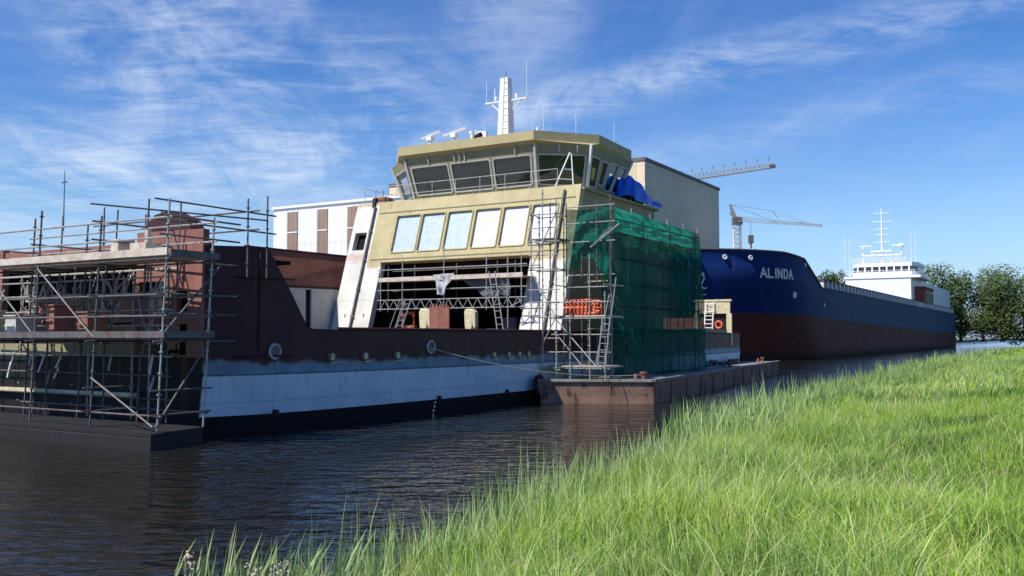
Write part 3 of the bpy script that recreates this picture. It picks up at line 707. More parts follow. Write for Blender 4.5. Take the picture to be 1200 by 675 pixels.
# loose diagonals under the truss
for (x0, y0, x1, y1) in ((469, 350, 456, 386), (476, 350, 464, 386), (612, 352, 596, 360)):
    bar(t_, at(x0, y0, s=ps-.1), at(x1, y1, s=ps-.1), 'brace')
def stair(lab, x0, y0, x1, y1, wpx, s, mat='steel', nst=9):
    t = thing('ladder', lab, 'ladder', FER, tuple(at(x1, y1, s=s)), 'ladders leaning on the scaffolds')
    a = at(x0, y0, s=s); b = at(x1, y1, s=s); d = Vector((0, at(x1+wpx, y1, s=s).y-b.y, 0))
    for o in (Vector(), d): g = MB(); g.tube(a+o, b+o, .03, 6); g.build('rail', M[mat], t)
    g = MB()
    for k in range(1, nst): p = lerp(a, b, k/nst); g.tube(p, p+d, .016, 5)
    g.build('rungs', M[mat], t)
stair('steep aluminium ladder running down the right half of the portal', 573, 318, 583, 388, 7, ps-.25)
stair('short aluminium ladder in front of the left end of the portal truss', 474, 350, 462, 388, 8, ps-.35, nst=6)
# plastic sheets
def drape(pts, name, mat, lab, cat, fr=FER, n=14, amp=.08, seed=1, group=None):
    """soft sheet between four corners bl, br, tr, tl with folds, given real thickness"""
    q = Quad(*pts); r = random.Random(seed); ph = [r.uniform(0, 6) for _ in range(6)]; g = MB()
    for side in (0, 1):
        for j in range(n+1):
            for i in range(n+1):
                u, v = i/n, j/n; o = amp*(math.sin(9*u+ph[0]+2*math.sin(4*v+ph[1]))+.6*math.sin(17*u+5*v+ph[2])+.5*math.sin(11*v+ph[3])); e = .15*math.sin(5*v+ph[4])*(1 if i in (0, n) else 0)*.3
                g.v.append(q.p(u+e, v, o-side*.012))
    k = (n+1)**2
    for j in range(n):
        for i in range(n):
            a = j*(n+1)+i; g.f += [(a, a+1, a+n+2, a+n+1), (k+a+n+1, k+a+n+2, k+a+1, k+a)]; g.mi += [0, 0]
    b = min((Vector(p) for p in pts), key=lambda p: p.z)
    return single(g, name, mat, lab, cat, fr, tuple(b), group, smooth=True)
A_ = at
drape([A_(513, 345, s=ps-.08), A_(520, 346, s=ps-.08), A_(531, 320, s=ps-.08), A_(508, 322, s=ps-.08)], 'plastic_sheet', M['plastic'], 'crumpled white plastic sheet hanging in the middle of the portal scaffold', 'plastic sheet', amp=.05, seed=3)
drape([A_(566, 347, s=ps+.3), A_(582, 350, s=ps+.3), A_(588, 325, s=ps+.3), A_(541, 326, s=ps+.3)], 'plastic_sheet', M['plastic_g'], 'translucent grey plastic sheet sagging in the right half of the portal scaffold', 'plastic sheet', amp=.06, seed=4)
drape([A_(583, 345, s=ps+.1), A_(598, 347, s=ps+.1), A_(597, 322, s=ps+.1), A_(586, 324, s=ps+.1)], 'plastic_sheet', M['plastic_g'], 'bunched translucent sheet tied to the rightmost part of the portal scaffold', 'plastic sheet', amp=.05, seed=5)

# ================================================================== barge
bt = thing('barge', 'flat rusty work barge moored against the ferry under the green netting', 'barge', FER, (10, -3, 0))
ZD = .86
topp = [(3.0-.9, -4.35), (34.2, -.5), (34.2, 1.6), (18, -.35), (.1, -.35)]
botp = [(2.2, -4.32), (34.0, -.48), (34, 1.4), (18, -.42), (.25, -.42)]
g = MB(); n = 5
lev = [(-.7, botp), (.28, [tuple(Vector(a).lerp(Vector(b), .35)) for a, b in zip(botp, topp)]), (ZD-.1, topp), (ZD, topp)]
for z, P in lev: g.v += [(s, y, z) for s, y in P]
for k in range(3):
    for i in range(n): j = (i+1) % n; g.f.append((k*n+i, k*n+j, (k+1)*n+j, (k+1)*n+i)); g.mi.append(0)
g.f.append((0, 1, 2, 3, 4)[::-1]); g.mi.append(0)
g.build('hull', M['barge'], bt)
g = MB(); g.prism([(s, y, ZD+.004) for s, y in topp], (0, 0, .03)); g.build('deck', M['bargedeck'], bt)
g = MB(); tp = [Vector((s, y, ZD+.05)) for s, y in topp]
g.beam(tp[0], tp[1], .16, .10); g.beam(tp[4], tp[0], .16, .10); g.build('gunwale', M['bargedeck'], bt)
for i in range(1, 12): p = tp[0].lerp(tp[1], i/12); g = MB(); g.beam(p+Vector((0, -.03, -.15)), p+Vector((0, -.03, -.9)), .05, .08); g.build('side_stiffener', M['barge'], bt)
g = MB(); p = tp[4].lerp(tp[0], .63); g.beam(p+Vector((-.02, 0, -.1)), p+Vector((.12, .05, -.85)), .04, .04)
g.build('side_stiffener', M['barge'], bt)
for s, y in ((2.7, -3.7), (20, -1.6), (32, 0)):
    g = MB(); g.tube((s, y, ZD+.03), (s, y, ZD+.3), .10, 10); g.tube((s, y, ZD+.3), (s, y, ZD+.36), .16, 10); g.tube((s-.2, y+.25, ZD+.03), (s-.2, y+.25, ZD+.28), .08, 10); g.build('bollard', M['rustplate'], bt)
g = MB(); g.torus((.3, -.28, .75), (0, 1, 0), .30, .1, 16, 8); single(g, 'tyre_fender', M['black'], 'black tyre hanging between the ferry side and the near corner of the barge', 'tyre', FER, (.3, -.28, .35), smooth=True)
g = MB(); r_ = random.Random(5)
for k in range(14): s = 21+r_.uniform(0, 5); g.tube((s, .1-.0*s, ZD+.05+.12*(k % 3)), (s+1.8, .3, ZD+.05+.12*(k % 3)), .07, 8)
single(g, 'pipe_pile', M['black'], 'dark heap of hoses lying on the barge deck beyond the netting', 'hose pile', FER, (23, 0, ZD+.03))
pt = [at(505, 408, n=-.05), at(560, 418, n=-.12), at(612, 424, n=-.3), Vector((2.0, -3.0, 1.3))]
def sag(a, b, d, r, n=14):
    pts = [lerp(a, b, i/n)-Vector((0, 0, d*4*(i/n)*(1-i/n))) for i in range(n+1)]; return MB().path(pts, r, 5)
single(sag(pt[0], (2.7, -3.7, ZD+.25), .35, .014), 'mooring_line', M['rope'], 'thin mooring line sagging from the round fairlead to the barge bollard', 'rope', FER, (2.7, -3.7, ZD+.25))

# ================================================================== scaffold towers beside the bridge (on the barge)
t_ = thing('scaffold', 'tall scaffold tower in front of the right leg of the ferry portal', 'scaffold', FER, (1.5, -.8, ZD), 'scaffolds around the ferry')
ZS = ZD+.035
def px_post(px, s, z0=ZS, z1=8.0, mat='steel', t=None):
    n = at(px, 400, s=s).y; post(t, (s, n, z0), z1, mat); return n
P1 = {}
for px, s, z1 in ((622.5, .9, 8.0), (636, .9, 8.6), (652, .9, 8.2), (632, 2.1, 7.8), (645, 2.1, 8.2), (661, 2.1, 7.5)):
    P1[px] = (s, px_post(px, s, .55, z1, 'steel' if s < 1 else 'steel_d', t_))
a0, a1 = P1[622.5][1], P1[652][1]; b0, b1 = P1[632][1], P1[661][1]
for z in (1.3, 2.0, 2.55, 3.4, 4.0, 4.5, 5.3, 5.9, 6.45, 7.0, 7.55):
    bar(t_, (.9, a0+.15, z), (.9, a1-.15, z)); 
    if z in (1.3, 3.4, 5.3, 6.45, 7.55): bar(t_, (2.1, b0+.1, z+.03), (2.1, b1-.1, z+.03), mat='steel_d'); bar(t_, (.8, a0, z+.05), (2.2, b0, z+.05), 'transom'); bar(t_, (.8, a1, z+.05), (2.2, b1, z+.05), 'transom')
deck(t_, .9, 2.1, a1, a0, 6.53, 'steel_d'); deck(t_, .9, 2.1, a1, a0, 1.36)
bar(t_, (.85, a0, 1.3), (.85, a1, 3.4), 'brace'); bar(t_, (.85, a1, 3.4), (.85, a0, 5.3), 'brace'); bar(t_, (.85, a0, 5.3), (.85, a1, 7.55), 'brace')
t_ = thing('scaffold', 'scaffold tower carrying the orange bundle at the corner of the green netting', 'scaffold', FER, (2.4, -1.8, ZD), 'scaffolds around the ferry')
c = {}
for px, s, z1 in ((652, 1.6, 3.9), (668, 1.6, 3.7), (691, 1.6, 5.9), (709, 1.6, 4.4), (700, 3.2, 8.3), (716, 3.2, 8.5), (664, 3.2, 8.3), (682, 3.2, 6.2)):
    n = px_post(px, s, ZS, z1, 'steel' if s < 2 else 'steel_d', t_); c[px] = n
cl, cr = c[652], c[709]
for z in (1.35, 2.0, 2.7, 3.35, 4.0, 4.6): bar(t_, (1.6, cl+.25, z), (1.6, cr-.25, z)) if z != 4.6 else bar(t_, (1.6, c[668]+.1, z), (1.6, cr-.1, z))
for z in (1.4, 3.4, 4.7, 5.2, 6.6, 7.4, 8.1):
    bar(t_, (3.2, c[664]+.1, z), (3.2, c[716]-.2, z), mat='steel' if z > 5 else 'steel_d')
    if z < 5: bar(t_, (1.5, cr, z), (3.4, cr, z), 'transom'); bar(t_, (1.5, cl, z), (3.4, cl, z), 'transom')
deck(t_, 1.6, 3.2, cr, c[668]+.2, 3.42, 'plank_l'); deck(t_, 1.55, 3.2, cr, cl+.3, 1.4)
for (x0, y0, x1, y1) in ((646, 368, 700, 431), (650, 389, 684, 431), (714, 345, 697, 432), (722, 325, 708, 432), (641, 389, 630, 425), (717, 265, 692, 290)):
    bar(t_, at(x0, y0, s=1.5), at(x1, y1, s=1.5), 'brace')
bar(t_, at(692, 290, s=3.1), at(726, 262, s=3.1), 'brace', r=.04)
g = MB(); oa = at(666, 366, s=2.0).y; ob = at(703, 366, s=2.0).y; r_ = random.Random(2)
for k in range(5):
    z = 3.52+.13*k
    for j in range(2): g.tube((1.75+.5*j+r_.uniform(-.1, .1), oa-r_.uniform(0, .25), z), (1.75+.5*j+r_.uniform(-.1, .1), ob+r_.uniform(0, .3), z+r_.uniform(-.02, .05)), .055, 7)
for j in range(8): y = oa+(ob-oa)*(j+.4)/8; g.beam((1.66, y, 3.49), (1.66, y-.08, 4.12), .05, .07); g.beam((2.35, y, 3.49), (2.35, y, 4.1), .05, .07)
single(g, 'barrier_stack', M['orange'], 'stack of orange plastic barriers lying on the scaffold platform', 'barriers', FER, (2, (oa+ob)/2, 3.47))
stair('steep ladder at the net end of the orange barriers tower', 706, 372, 700, 433, 9, 1.4, nst=8)
# long scaffold under the netting
t_ = thing('scaffold', 'long scaffold along the ferry side wrapped in green debris netting', 'scaffold', FER, (9, -1.5, ZD), 'scaffolds around the ferry')
for s in (3.7, 5.8, 7.9, 10.0, 12.1, 14.2):
    for n, mt in ((-1.85, 'steel'), (-.75, 'steel_d')):
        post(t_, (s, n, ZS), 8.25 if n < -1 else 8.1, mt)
    for z in (2.9, 4.9, 6.9): bar(t_, (s, -2.0, z), (s, -.6, z), 'transom', 'steel_d')
for z in (.95, 1.9, 2.9, 3.9, 4.9, 5.9, 6.9, 7.9):
    bar(t_, (3.5, -1.85, z), (14.4, -1.85, z), mat='steel_d', r=.03)
    if z in (2.9, 4.9, 6.9): bar(t_, (3.5, -.75, z), (14.4, -.75, z), mat='steel_d'); deck(t_, 3.6, 14.3, -1.8, -.8, z+.03)
for s, z in ((3.7, .95), (7.9, 2.9), (10, .95), (5.8, 4.9)): bar(t_, (s, -1.8, z), (s+2.1, -1.8, z+2), 'brace')

for z in (1.9, 3.9, 5.9, 6.93, 7.5): bar(t_, (3.5, -2.2, z), (12.9, -2.2, z+.03), mat='black', r=.022)
for s in (6.2, 9.4, 12.75): bar(t_, (s, -2.2, 1.0), (s+.1, -2.2, 7.9), 'post', 'black', .018)
# netting: gridded sheets tied to the scaffold
def netgrid(f, nu, nv, mat, lab, base, thick=.006):
    g = MB()
    for j in range(nv+1):
        for i in range(nu+1): g.v.append(f(i/nu, j/nv))
    for j in range(nv):
        for i in range(nu): a = j*(nu+1)+i; g.f.append((a, a+1, a+nu+2, a+nu+1)); g.mi.append(0)
    return single(g, 'debris_net', mat, lab, 'netting', FER, base, 'green netting on the scaffold', smooth=True)
def fold(u, v, k=1): return .65*(.05*k*math.sin(31*u+3*math.sin(7*v))+.04*k*math.sin(23*v+5*u)+.03*math.sin(57*u+11*v)+.02*math.sin(90*v+14*u))
def side_net(u, v):
    s0_ = 3.55+1.6*max(0, .62-v)**1.0*1.5; s = s0_+(12.75-s0_)*u; z = .93+(7.0-.93)*v
    bell = .35*(1-v)*(.5+.5*math.sin(5*u+1)); return (s, -2.03-bell*.6+fold(u, v, 1.6), z+.1*math.sin(9*u)*(v < .03))
def top_net(u, v):
    s = 3.5+(12.75-3.5)*u; sagz = -.07*abs(math.sin(math.pi*u*4.4)); z = 6.95+(7.92+.12*(1-u)-6.95)*v+sagz*v
    return (s, -2.09+fold(u, v, .9), z)
def end_net(u, v):
    s = 12.7+(15.2-.9*v-12.7)*u; z = .93+(7.78-.93)*v; return (s, -2.06+fold(u, v, .9)+.12*u, z)
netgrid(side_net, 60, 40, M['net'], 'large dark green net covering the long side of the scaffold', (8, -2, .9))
netgrid(top_net, 60, 10, M['net_sunlit'], 'green net strip along the top of the netted scaffold, coloured as sunlit', (8, -2, 7))
netgrid(end_net, 18, 40, M['net'], 'narrow dark green net at the far end of the netted scaffold', (14, -2, .9))
nl = at(664, 300, s=3.3).y
def front_net(u, v):
    n = nl+(-2.0-nl)*u; zlow = 5.15+.9*math.sin(math.pi*min(1, u*1.1))*.9*(1 if u > .3 else .6); z = zlow+(8.05+.05*u-zlow)*v
    z += -.12*math.sin(math.pi*u)*(v > .95)
    return (3.28-.14*math.sin(9*u+4*v)*(1-v)-.10*math.sin(15*v-6*u)-.07*math.sin(40*u+9*v)*(1-.4*v), n, z)
netgrid(front_net, 36, 30, M['net'], 'loose crumpled green net hanging across the near end of the scaffold', (3.3, -1, 6))
def tail_net(u, v):
    z = .95+(6.0-.95)*v; n = -1.35-.65*u+.05*math.sin(14*v); return (3.35+.9*(1-v)*.9+.25*u-.1*math.sin(20*v+8*u), n-.3*(1-v), z)
netgrid(tail_net, 12, 40, M['net'], 'gathered green net trailing down the near corner of the scaffold', (3.5, -1.6, .9))

# blue tarpaulin over gear on the bridge deck
g = MB(); nu, nv = 36, 24
tp0 = at(727, 232, s=11.6); 
vn = lambda a, b: math.sin(a*2.1+math.sin(b*1.7)*2)*math.sin(b*2.9+a)
def tz(u, v):
    h = (1.3-1.0*smooth(np.array((u-.15)/.85)))*max(0, math.sin(math.pi*min(1, v*1.02)))**.35; return (float(h)+(math.sin(math.pi*v)**.3)*(.22*vn(u*5, v*3)+.10*math.sin(13*u+4*v)+.07*math.sin(23*v-9*u)+.05*math.sin(31*u+17*v)))*min(1, u/.15+.05)**.5
for j in range(nv+1):
    for i in range(nu+1):
        u, v = i/nu, j/nv; g.v.append((11.2+3.5*u+.1*math.sin(9*v), .30+1.5*v+.06*math.sin(12*u), 9.425+max(.03, tz(u, v))))
for j in range(nv):
    for i in range(nu): a = j*(nu+1)+i; g.f.append((a, a+1, a+nu+2, a+nu+1)); g.mi.append(0)
single(g, 'tarpaulin', M['tarp'], 'blue tarpaulin draped over gear on the bridge deck beside the wheelhouse', 'tarpaulin', FER, (12, .8, 9.42), smooth=True)

# ================================================================== left scaffold on its pontoon
pn = thing('pontoon', 'low dark work pontoon at the bow carrying the left scaffold', 'pontoon', FER, (-17, 3, 0))
g = MB(); g.prism([(-17.85, -.35, -.5), (-15.95, .1, -.5), (-15.95, 10.5, -.5), (-17.85, 10.5, -.5)], (0, 0, .80)); g.build('hull', M['black'], pn, bevel=.03)
g = MB(); g.prism([(-17.85, -.35, .305), (-15.95, .1, .305), (-15.95, 10.5, .305), (-17.85, 10.5, .305)], (0, 0, .08)); g.build('deck', M['black'], pn)
t_ = thing('scaffold', 'big scaffold standing on the pontoon at the ferry bow, leftmost in view', 'scaffold', FER, (-17.4, 0, .4), 'scaffolds around the ferry', )
S_ = [-17.45, -16.1]; N_ = [-.05, 2.45, 4.95, 7.4]
lean = (.055, -.02)
def lp(s, n, z): return (s-lean[1]*(z-.4)*0+0.0, n-lean[0]*(z-.4), z)   # whole tower leans a little on the floating pontoon
def lbar(a, b, name='ledger', mat='steel_d', r=.024): return bar(t_, lp(*a), lp(*b), name, mat, r)
for i, s in enumerate(S_):
    for j, n in enumerate(N_):
        zt = (5.85, 5.6, 5.9, 5.5)[j] if i == 0 else (5.55, 6.2, 5.7, 6.0)[j]
        g = MB(); g.tube(lp(s, n, .41), lp(s, n, zt), .027, 6)
        for z in np.arange(.75, zt-.1, .5): g.tube(lp(s, n, z-.014), lp(s, n, z+.014), .062, 6)
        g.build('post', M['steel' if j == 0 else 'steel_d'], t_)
for n in (1.2, 3.7, 6.1): lbar((S_[1], n, 2.5), (S_[1], n, 6.0), 'post')
for i, s in enumerate(S_):
    for z in (.75, 2.55, 3.1, 3.6, 4.45, 4.95, 5.42):
        lbar((s, N_[0]-.12, z), (s, N_[-1]+.2, z), mat='steel' if z > 4.9 else 'steel_d')
for z in (.78, 1.35, 2.5, 3.15, 3.62, 4.4, 5.0, 5.45):
    for j, n in enumerate(N_): 
        if j in (0, 1) or z in (2.5, 4.4, 5.0): lbar((S_[0]-.25, n, z), (S_[1]+(.85 if z > 2 else .2), n, z+.0), 'transom')
for z, mt in ((2.6, 'steel_d'), (4.5, 'plank_l')):
    g = MB()
    for k in range(4):
        s0_ = S_[0]+k*.34
        a = [lp(s0_, N_[0]-.1, z), lp(s0_+.32, N_[0]-.1, z), lp(s0_+.32, N_[-1]+.3, z), lp(s0_, N_[-1]+.3, z)]; g.prism(a, (0, 0, .05))
    g.build('platform', M[mt], t_)
g = MB(); g.box(S_[0]-.06, S_[0]-.02, N_[0]-.3, N_[-1]+.3, 4.52, 4.70); g.build('toe_board', M['plank_l'], t_)
g = MB(); g.box(S_[0]-.06, S_[0]-.02, N_[0]-.25, N_[-1]+.3, 2.58, 2.74); g.build('toe_board', M['steel_d'], t_)
for n_, z_ in ((.38, 4.5), (.25, 2.58)): g = MB(); g.box(S_[0], S_[1]+.1, N_[0]-n_, N_[0]-n_+.04, z_, z_+.16); g.build('toe_board', M['steel_d'], t_)
lbar((S_[0]-.05, N_[0], .5), (S_[1]+.05, N_[0], 2.5), 'brace', 'steel_d'); lbar((S_[0]-.05, N_[0], 2.6), (S_[1]+.3, N_[0], 4.4), 'brace', 'steel_d')
lbar((S_[0]-.05, N_[0]+.1, .5), (S_[0]-.05, N_[1], 1.6), 'brace'); lbar((S_[0]-.05, N_[1], 2.6), (S_[0]-.05, N_[2], 4.4), 'brace'); lbar((S_[0], N_[2], 2.6), (S_[0], N_[3], 4.4), 'brace')
# rear scaffold by the bow gate
t_ = thing('scaffold', 'open scaffold rails on the ferry deck behind the bow gate', 'scaffold', FER, (-14, 1, 2.06), 'scaffolds around the ferry')
for s, n, zt in ((-14.3, .42, 6.3), (-13.6, .42, 6.45), (-14.3, 3.9, 6.2), (-13.6, 5.5, 6.3), (-14.3, 6.5, 6.5)): post(t_, (s, n, 2.06 if n > 1 else 4.2), zt, 'steel_d')
for z in (5.45, 5.95): bar(t_, (-14.3, 0, z), (-14.3, 7, z), mat='steel_d'); bar(t_, (-17.2, .5, z), (-13.2, .5, z), mat='steel_d')
bar(t_, (-17.2, 3.0, 6.0), (-13.5, .5, 5.8), mat='steel_d')
t_ = thing('scaffold', 'cluttered inner scaffold standing in front of the open bow of the ferry', 'scaffold', FER, (-16, 5, .4), 'scaffolds around the ferry')
for k in range(11):
    n = 1.5+k*.85; s_ = -15.95+.12*(k % 3); post(t_, (s_, n, .41), 4.4+.3*(k % 2), ('steel_d', 'steel', 'plank')[k % 3])
for z in (1.0, 1.6, 2.1, 2.9, 3.3, 3.75, 4.15): bar(t_, (-15.98, 1.3, z), (-15.9, 10.2, z+.02), mat=('steel_d', 'steel')[int(z*10) % 2])
rq = random.Random(21)
for k in range(26):
    y = rq.uniform(1.4, 9.3); z = rq.uniform(2.5, 3.6); bar(t_, (-15.9, y, z), (-15.6, y+rq.uniform(-.8, .8), z+rq.uniform(.2, 1.0)), 'brace', rq.choice(('steel', 'steel_d', 'plank', 'rustplate', 'primer_pink')), rq.choice((.02, .03, .05)))
for k in range(12):
    y = rq.uniform(1.4, 9.3); z = rq.uniform(1.2, 1.9); bar(t_, (-15.95, y, z), (-15.85, y+rq.uniform(-.15, .15), z+rq.uniform(.3, .6)), 'brace', rq.choice(('steel', 'plank', 'white')), .03)
# clutter on the bow: hoses, hooks, boxes under the platform
r_ = random.Random(9)
g = MB()
for k in range(26):
    y = r_.uniform(1.3, 9.5); z = r_.uniform(3.9, 4.35); l = r_.uniform(.5, 1.3); w_ = r_.uniform(.3, 1.1)
    g.path([(-15.9+r_.uniform(-.1, .1), y+w_*t/8, z-l*4*(t/8)*(1-t/8)+.1*math.sin(t*2.1+k)) for t in range(9)], r_.choice((.014, .02, .03)), 5)
g.tube((-15.9, 1.2, 4.36), (-15.9, 10, 4.36), .03)
single(g, 'hose_bundle', M['rope'], 'tangle of pale hoses and cables hung below the top scaffold platform', 'hoses', FER, (-15.9, 5, 3))
for k, (y, w_, h_, mt, nm) in enumerate(((3.0, .4, .55, 'rustplate', 'rusty'), (4.4, .3, .75, 'primer_pink', 'pink'), (6.1, .5, .5, 'framegrey', 'grey'), (7.6, .35, .65, 'cream', 'cream'))):
    g = MB(); g.box(-17.2, -16.6, y, y+w_, 2.66, 2.66+h_); g.box(-17.24, -16.56, y-.04, y+w_+.04, 2.66+h_, 2.7+h_); g.beam((-17.25, y+.05, 2.66+h_*.5), (-17.25, y+w_-.05, 2.66+h_*.5), .03, .05)
    single(g, 'tool_box', M[mt], nm+' tool box standing on the lower deck of the left scaffold', 'tool box', FER, (-16.9, y, 2.66), 'tool boxes on the left scaffold', bevel=.01)
g = MB(); g.tube((-17.0, 4.4, 5.4), (-17.0, 4.4, 7.0), .02, 6, .01); g.tube((-17.0, 4.3, 6.7), (-17.0, 4.5, 6.7), .02); single(g, 'antenna_pole', M['steel_d'], 'thin pole rising above the left scaffold', 'pole', FER, (-17, 4.4, 5.4))
g = MB(); g.box(-16.9, -16.4, 1.2, 1.8, 4.56, 4.95); g.tube((-16.6, 1.5, 4.95), (-16.6, 1.5, 5.3), .08, 8); g.box(-16.8, -16.3, 2.4, 2.7, 4.56, 5.1); single(g, 'paint_cans', M['plank_l'], 'pale cans and box left on the top platform of the left scaffold', 'cans', FER, (-16.6, 1.8, 4.56))

# ================================================================== buildings
def ribbed(name, c1, c2, fx, axis, rib=.03):
    m = Mat(name).set(.6, 0, .3); X, Y, Z = m.xyz(); co = (X, Y)[axis]
    s_ = m.math('SINE', m.math('MULTIPLY', co, fx)); seam = m.sm(s_, .80, .98)
    zs = m.sm(m.math('SINE', m.math('MULTIPLY', Z, 1.9)), .975, .999)
    c = m.mix(m.sm(m.noise(.25, 5), .35, .7), c1, c2); c = m.mix(m.math('MULTIPLY', m.math('MAXIMUM', seam, zs), .30), c, tuple(x*.55 for x in c1))
    c = m.mix(m.math('MULTIPLY', m.sm(m.noise(1.0, 5, .6, (1, 1, .08)), .55, .8), .3), c, tuple(x*.6 for x in c2))
    m.col(c); m.bump(s_, .6, rib); return m.m
BW = Frame(-18.9, 76.0, R(-31)+R(180)) # front faces the canal head-on like the ferry front
def wpos(px, py, dist): f = raydir(px, py); return Vector((0, 0, CAM_H))+f*(dist/f.y)
def w2f(p, fr): return fr.m.inverted() @ p
# white hall with brown panels; local x along front (to the right), y depth
Lp = wpos(321, 246, 84)
HW = Frame(Lp.x, Lp.y, R(-31)); hz = Lp.z
hall = thing('white_hall', 'white corrugated shipyard hall with brown vertical panels behind the ferry', 'building', HW, (0, 0, 0))
g = MB(); g.box(0, 15, 0, 9, 1.3, hz); g.build('wall', ribbed('white_cladding', (.80, .81, .82), (.70, .71, .73), 9.0, 0), hall)
g = MB(); g.box(-.15, 15.15, -.15, 9.1, hz+.003, hz+.22); g.build('roof_edge', M['white'], hall)
mb_ = ribbed('brown_cladding', (.30, .215, .16), (.24, .17, .125), 14, 0)
for px0, px1 in ((337, 349), (372, 384), (407.5, 421), (443, 455)):
    def hx(px):
        f = raydir(px, 270); inv = HW.m.inverted(); a = inv @ Vector((0, 0, CAM_H)); b = inv @ (Vector((0, 0, CAM_H))+f); return (a+(b-a)*((0-a.y)/(b.y-a.y))).x
    x0, x1 = hx(px0), hx(px1); g = MB(); g.box(x0, x1, -.06, -.003, 1.3, hz-.35); g.build('panel', mb_, hall)
    g = MB()
    for z in np.arange(4, hz-.5, 2.6): g.box(x0, x1, -.1, -.063, z, z+.1)
    g.build('panel_rail', M['white'], hall)
# tall beige hall
Cp = wpos(755.5, 188, 98); HB = Frame(Cp.x, Cp.y, R(59)); bz = Cp.z
hb2 = thing('beige_hall', 'tall beige windowless shipyard hall behind the netted scaffold', 'building', HB, (0, 0, 0))
bl = 23.9
g = MB(); g.box(0, bl, 0, 34, 1.3, bz); g.build('wall', ribbed('beige_cladding', (.74, .60, .42), (.66, .53, .37), 6.5, 0, .02), hb2)
g = MB(); g.box(-.12, bl+.12, -.12, 34.1, bz+.003, bz+.35); g.build('roof_edge', M['steel_d'], hb2)
g = MB(); g.box(-.04, -.003, 1, 33, 1.3, bz-.1); g.build('front_cladding', ribbed('beige_front', (.62, .54, .36), (.56, .48, .32), 9, 1, .02), hb2)

# ================================================================== cargo ship ALINDA
ali = thing('cargo_ship', 'blue and red cargo ship with name on its raised bow', 'cargo ship', ALI, (0, 0, 0))
ma = Mat('cargo_hull_paint').set(.65, 0, .10); X, Y, Z = ma.xyz()
lim = ma.math('ADD', 5.05, ma.math('MULTIPLY', X, -.0115))
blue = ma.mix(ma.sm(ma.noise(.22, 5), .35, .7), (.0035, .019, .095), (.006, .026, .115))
blue2 = ma.mix(ma.sm(X, -7, 16), blue, (.025, .068, .13))  # lighter blue along the mid-body puts the hull's sheen into the colour
red = ma.mix(ma.sm(ma.noise(.3, 6, .6, (1, 1, .5)), .35, .7), (.12, .026, .022), (.08, .02, .018))
red = ma.mix(ma.math('MULTIPLY', ma.sm(ma.noise(.9, 6, .65, (1, 1, .3)), .5, .75), .5), red, (.055, .035, .03))
c = ma.mix(ma.sm(ma.math('SUBTRACT', Z, lim), -.06, .06), red, blue2)
c = ma.mix(ma.math('MULTIPLY', ma.sm(ma.noise(1.4, 6, .6, (1, 1, .06)), .58, .8), .35), c, (.09, .08, .08))
c = seams(ma, c, [(0, 6.1, .3), (2, 2.2, .2)], .05, .35)
ru = ma.sm(ma.noise(.5, 4, .6, (1, 1, .12)), .62, .72); c = ma.mix(ma.math('MULTIPLY', ru, .30), c, (.12, .06, .04))
c = ma.mix(ma.math('MULTIPLY', ma.sm(ma.math('ADD', Z, ma.math('MULTIPLY', ma.noise(1.2, 4), .7)), 1.25, .75), .6), c, (.035, .04, .03))
ma.col(c); ma.bump(ma.noise(.35, 3), .4, .12)
W2 = 8.0
def half(s, z):
    """half-breadth of the cargo ship: fine flared bow, parallel body"""
    t = (s+22)/24.0
    full = W2
    zf = max(0, min(1, z/11.0)); rake = -1.3*zf+1.2   # stem moves forward with height
    t = (s+22-rake)/(24.0-6*zf)
    if t <= 0: return 0.06
    if t >= 1: b = full
    else: b = full*(1-(1-t)**(1.9+1.4*zf))
    bil = 1 if z > -.8 else .8
    if s > 150: b *= max(.55, 1-((s-150)/15)**2*.4)
    return max(.06, b*bil)
def sheer(s):
    if s < -13: return 12.0
    if s < -6.8: return 12.0-.35*(s+13)/6.2
    if s < 1.5: return 11.65-(11.65-8.75)*((s+6.8)/8.3)
    return 8.75-.10*min(1, (s-1.5)/60)
ss = [-23.2, -22.5, -21.8, -21, -20, -19, -17.5, -16, -14.5, -13, -11.5, -10, -8.5, -6.8, -5.5, -4, -2.5, -1, .5, 1.5, 3, 6, 12, 20, 30, 45, 60, 75, 90, 105, 125, 145, 155, 165]
lv = [-1.5, 0, 1, 2, 3, 4, 5, 6, 7.2, 8.6]
def hull_half(sgn, g):
    for s in ss:
        zt = sheer(s)
        for z in lv+[8.6+(zt-8.6)*.5, zt]: g.v.append((s, W2-sgn*half(s, z), z))
    m = len(lv)+2
    return m
g = MB(); m = hull_half(1, g); nA_ = len(g.v); hull_half(-1, g)
for k in range(2):
    o = k*nA_
    for i in range(len(ss)-1):
        for j in range(m-1):
            f = (o+i*m+j, o+(i+1)*m+j, o+(i+1)*m+j+1, o+i*m+j+1); g.f.append(f if k == 0 else f[::-1]); g.mi.append(0)
for i in range(len(ss)-1):   # deck set below the bulwark top
    a = i*m+m-2; b = (i+1)*m+m-2; g.f.append((a, b, nA_+b, nA_+a)); g.mi.append(0)
for j in range(m-1): g.f.append((j, j+1, nA_+j+1, nA_+j)); g.mi.append(0); k = (len(ss)-1)*m; g.f.append((k+j, nA_+k+j, nA_+k+j+1, k+j+1)); g.mi.append(0)
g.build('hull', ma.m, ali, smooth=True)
g = MB(); g.sphere((-21.5, W2, 1.2), 1.5, 14, 8, 1.0)
g.v = [(-21.5+(x+21.5)*2.2, y, z) for x, y, z in g.v]; g.build('bulbous_bow', ma.m, ali, smooth=True)
g = MB(); g.path([(s, W2-half(s, sheer(s))-.05, sheer(s)+.05) for s in ss if s <= 1.5], .09, 6); g.path([(s, W2-half(s, 7)-.04, sheer(s)-.0) for s in ss if 1.5 <= s], .07, 6); g.build('rail_cap', M['steel_d'], ali)
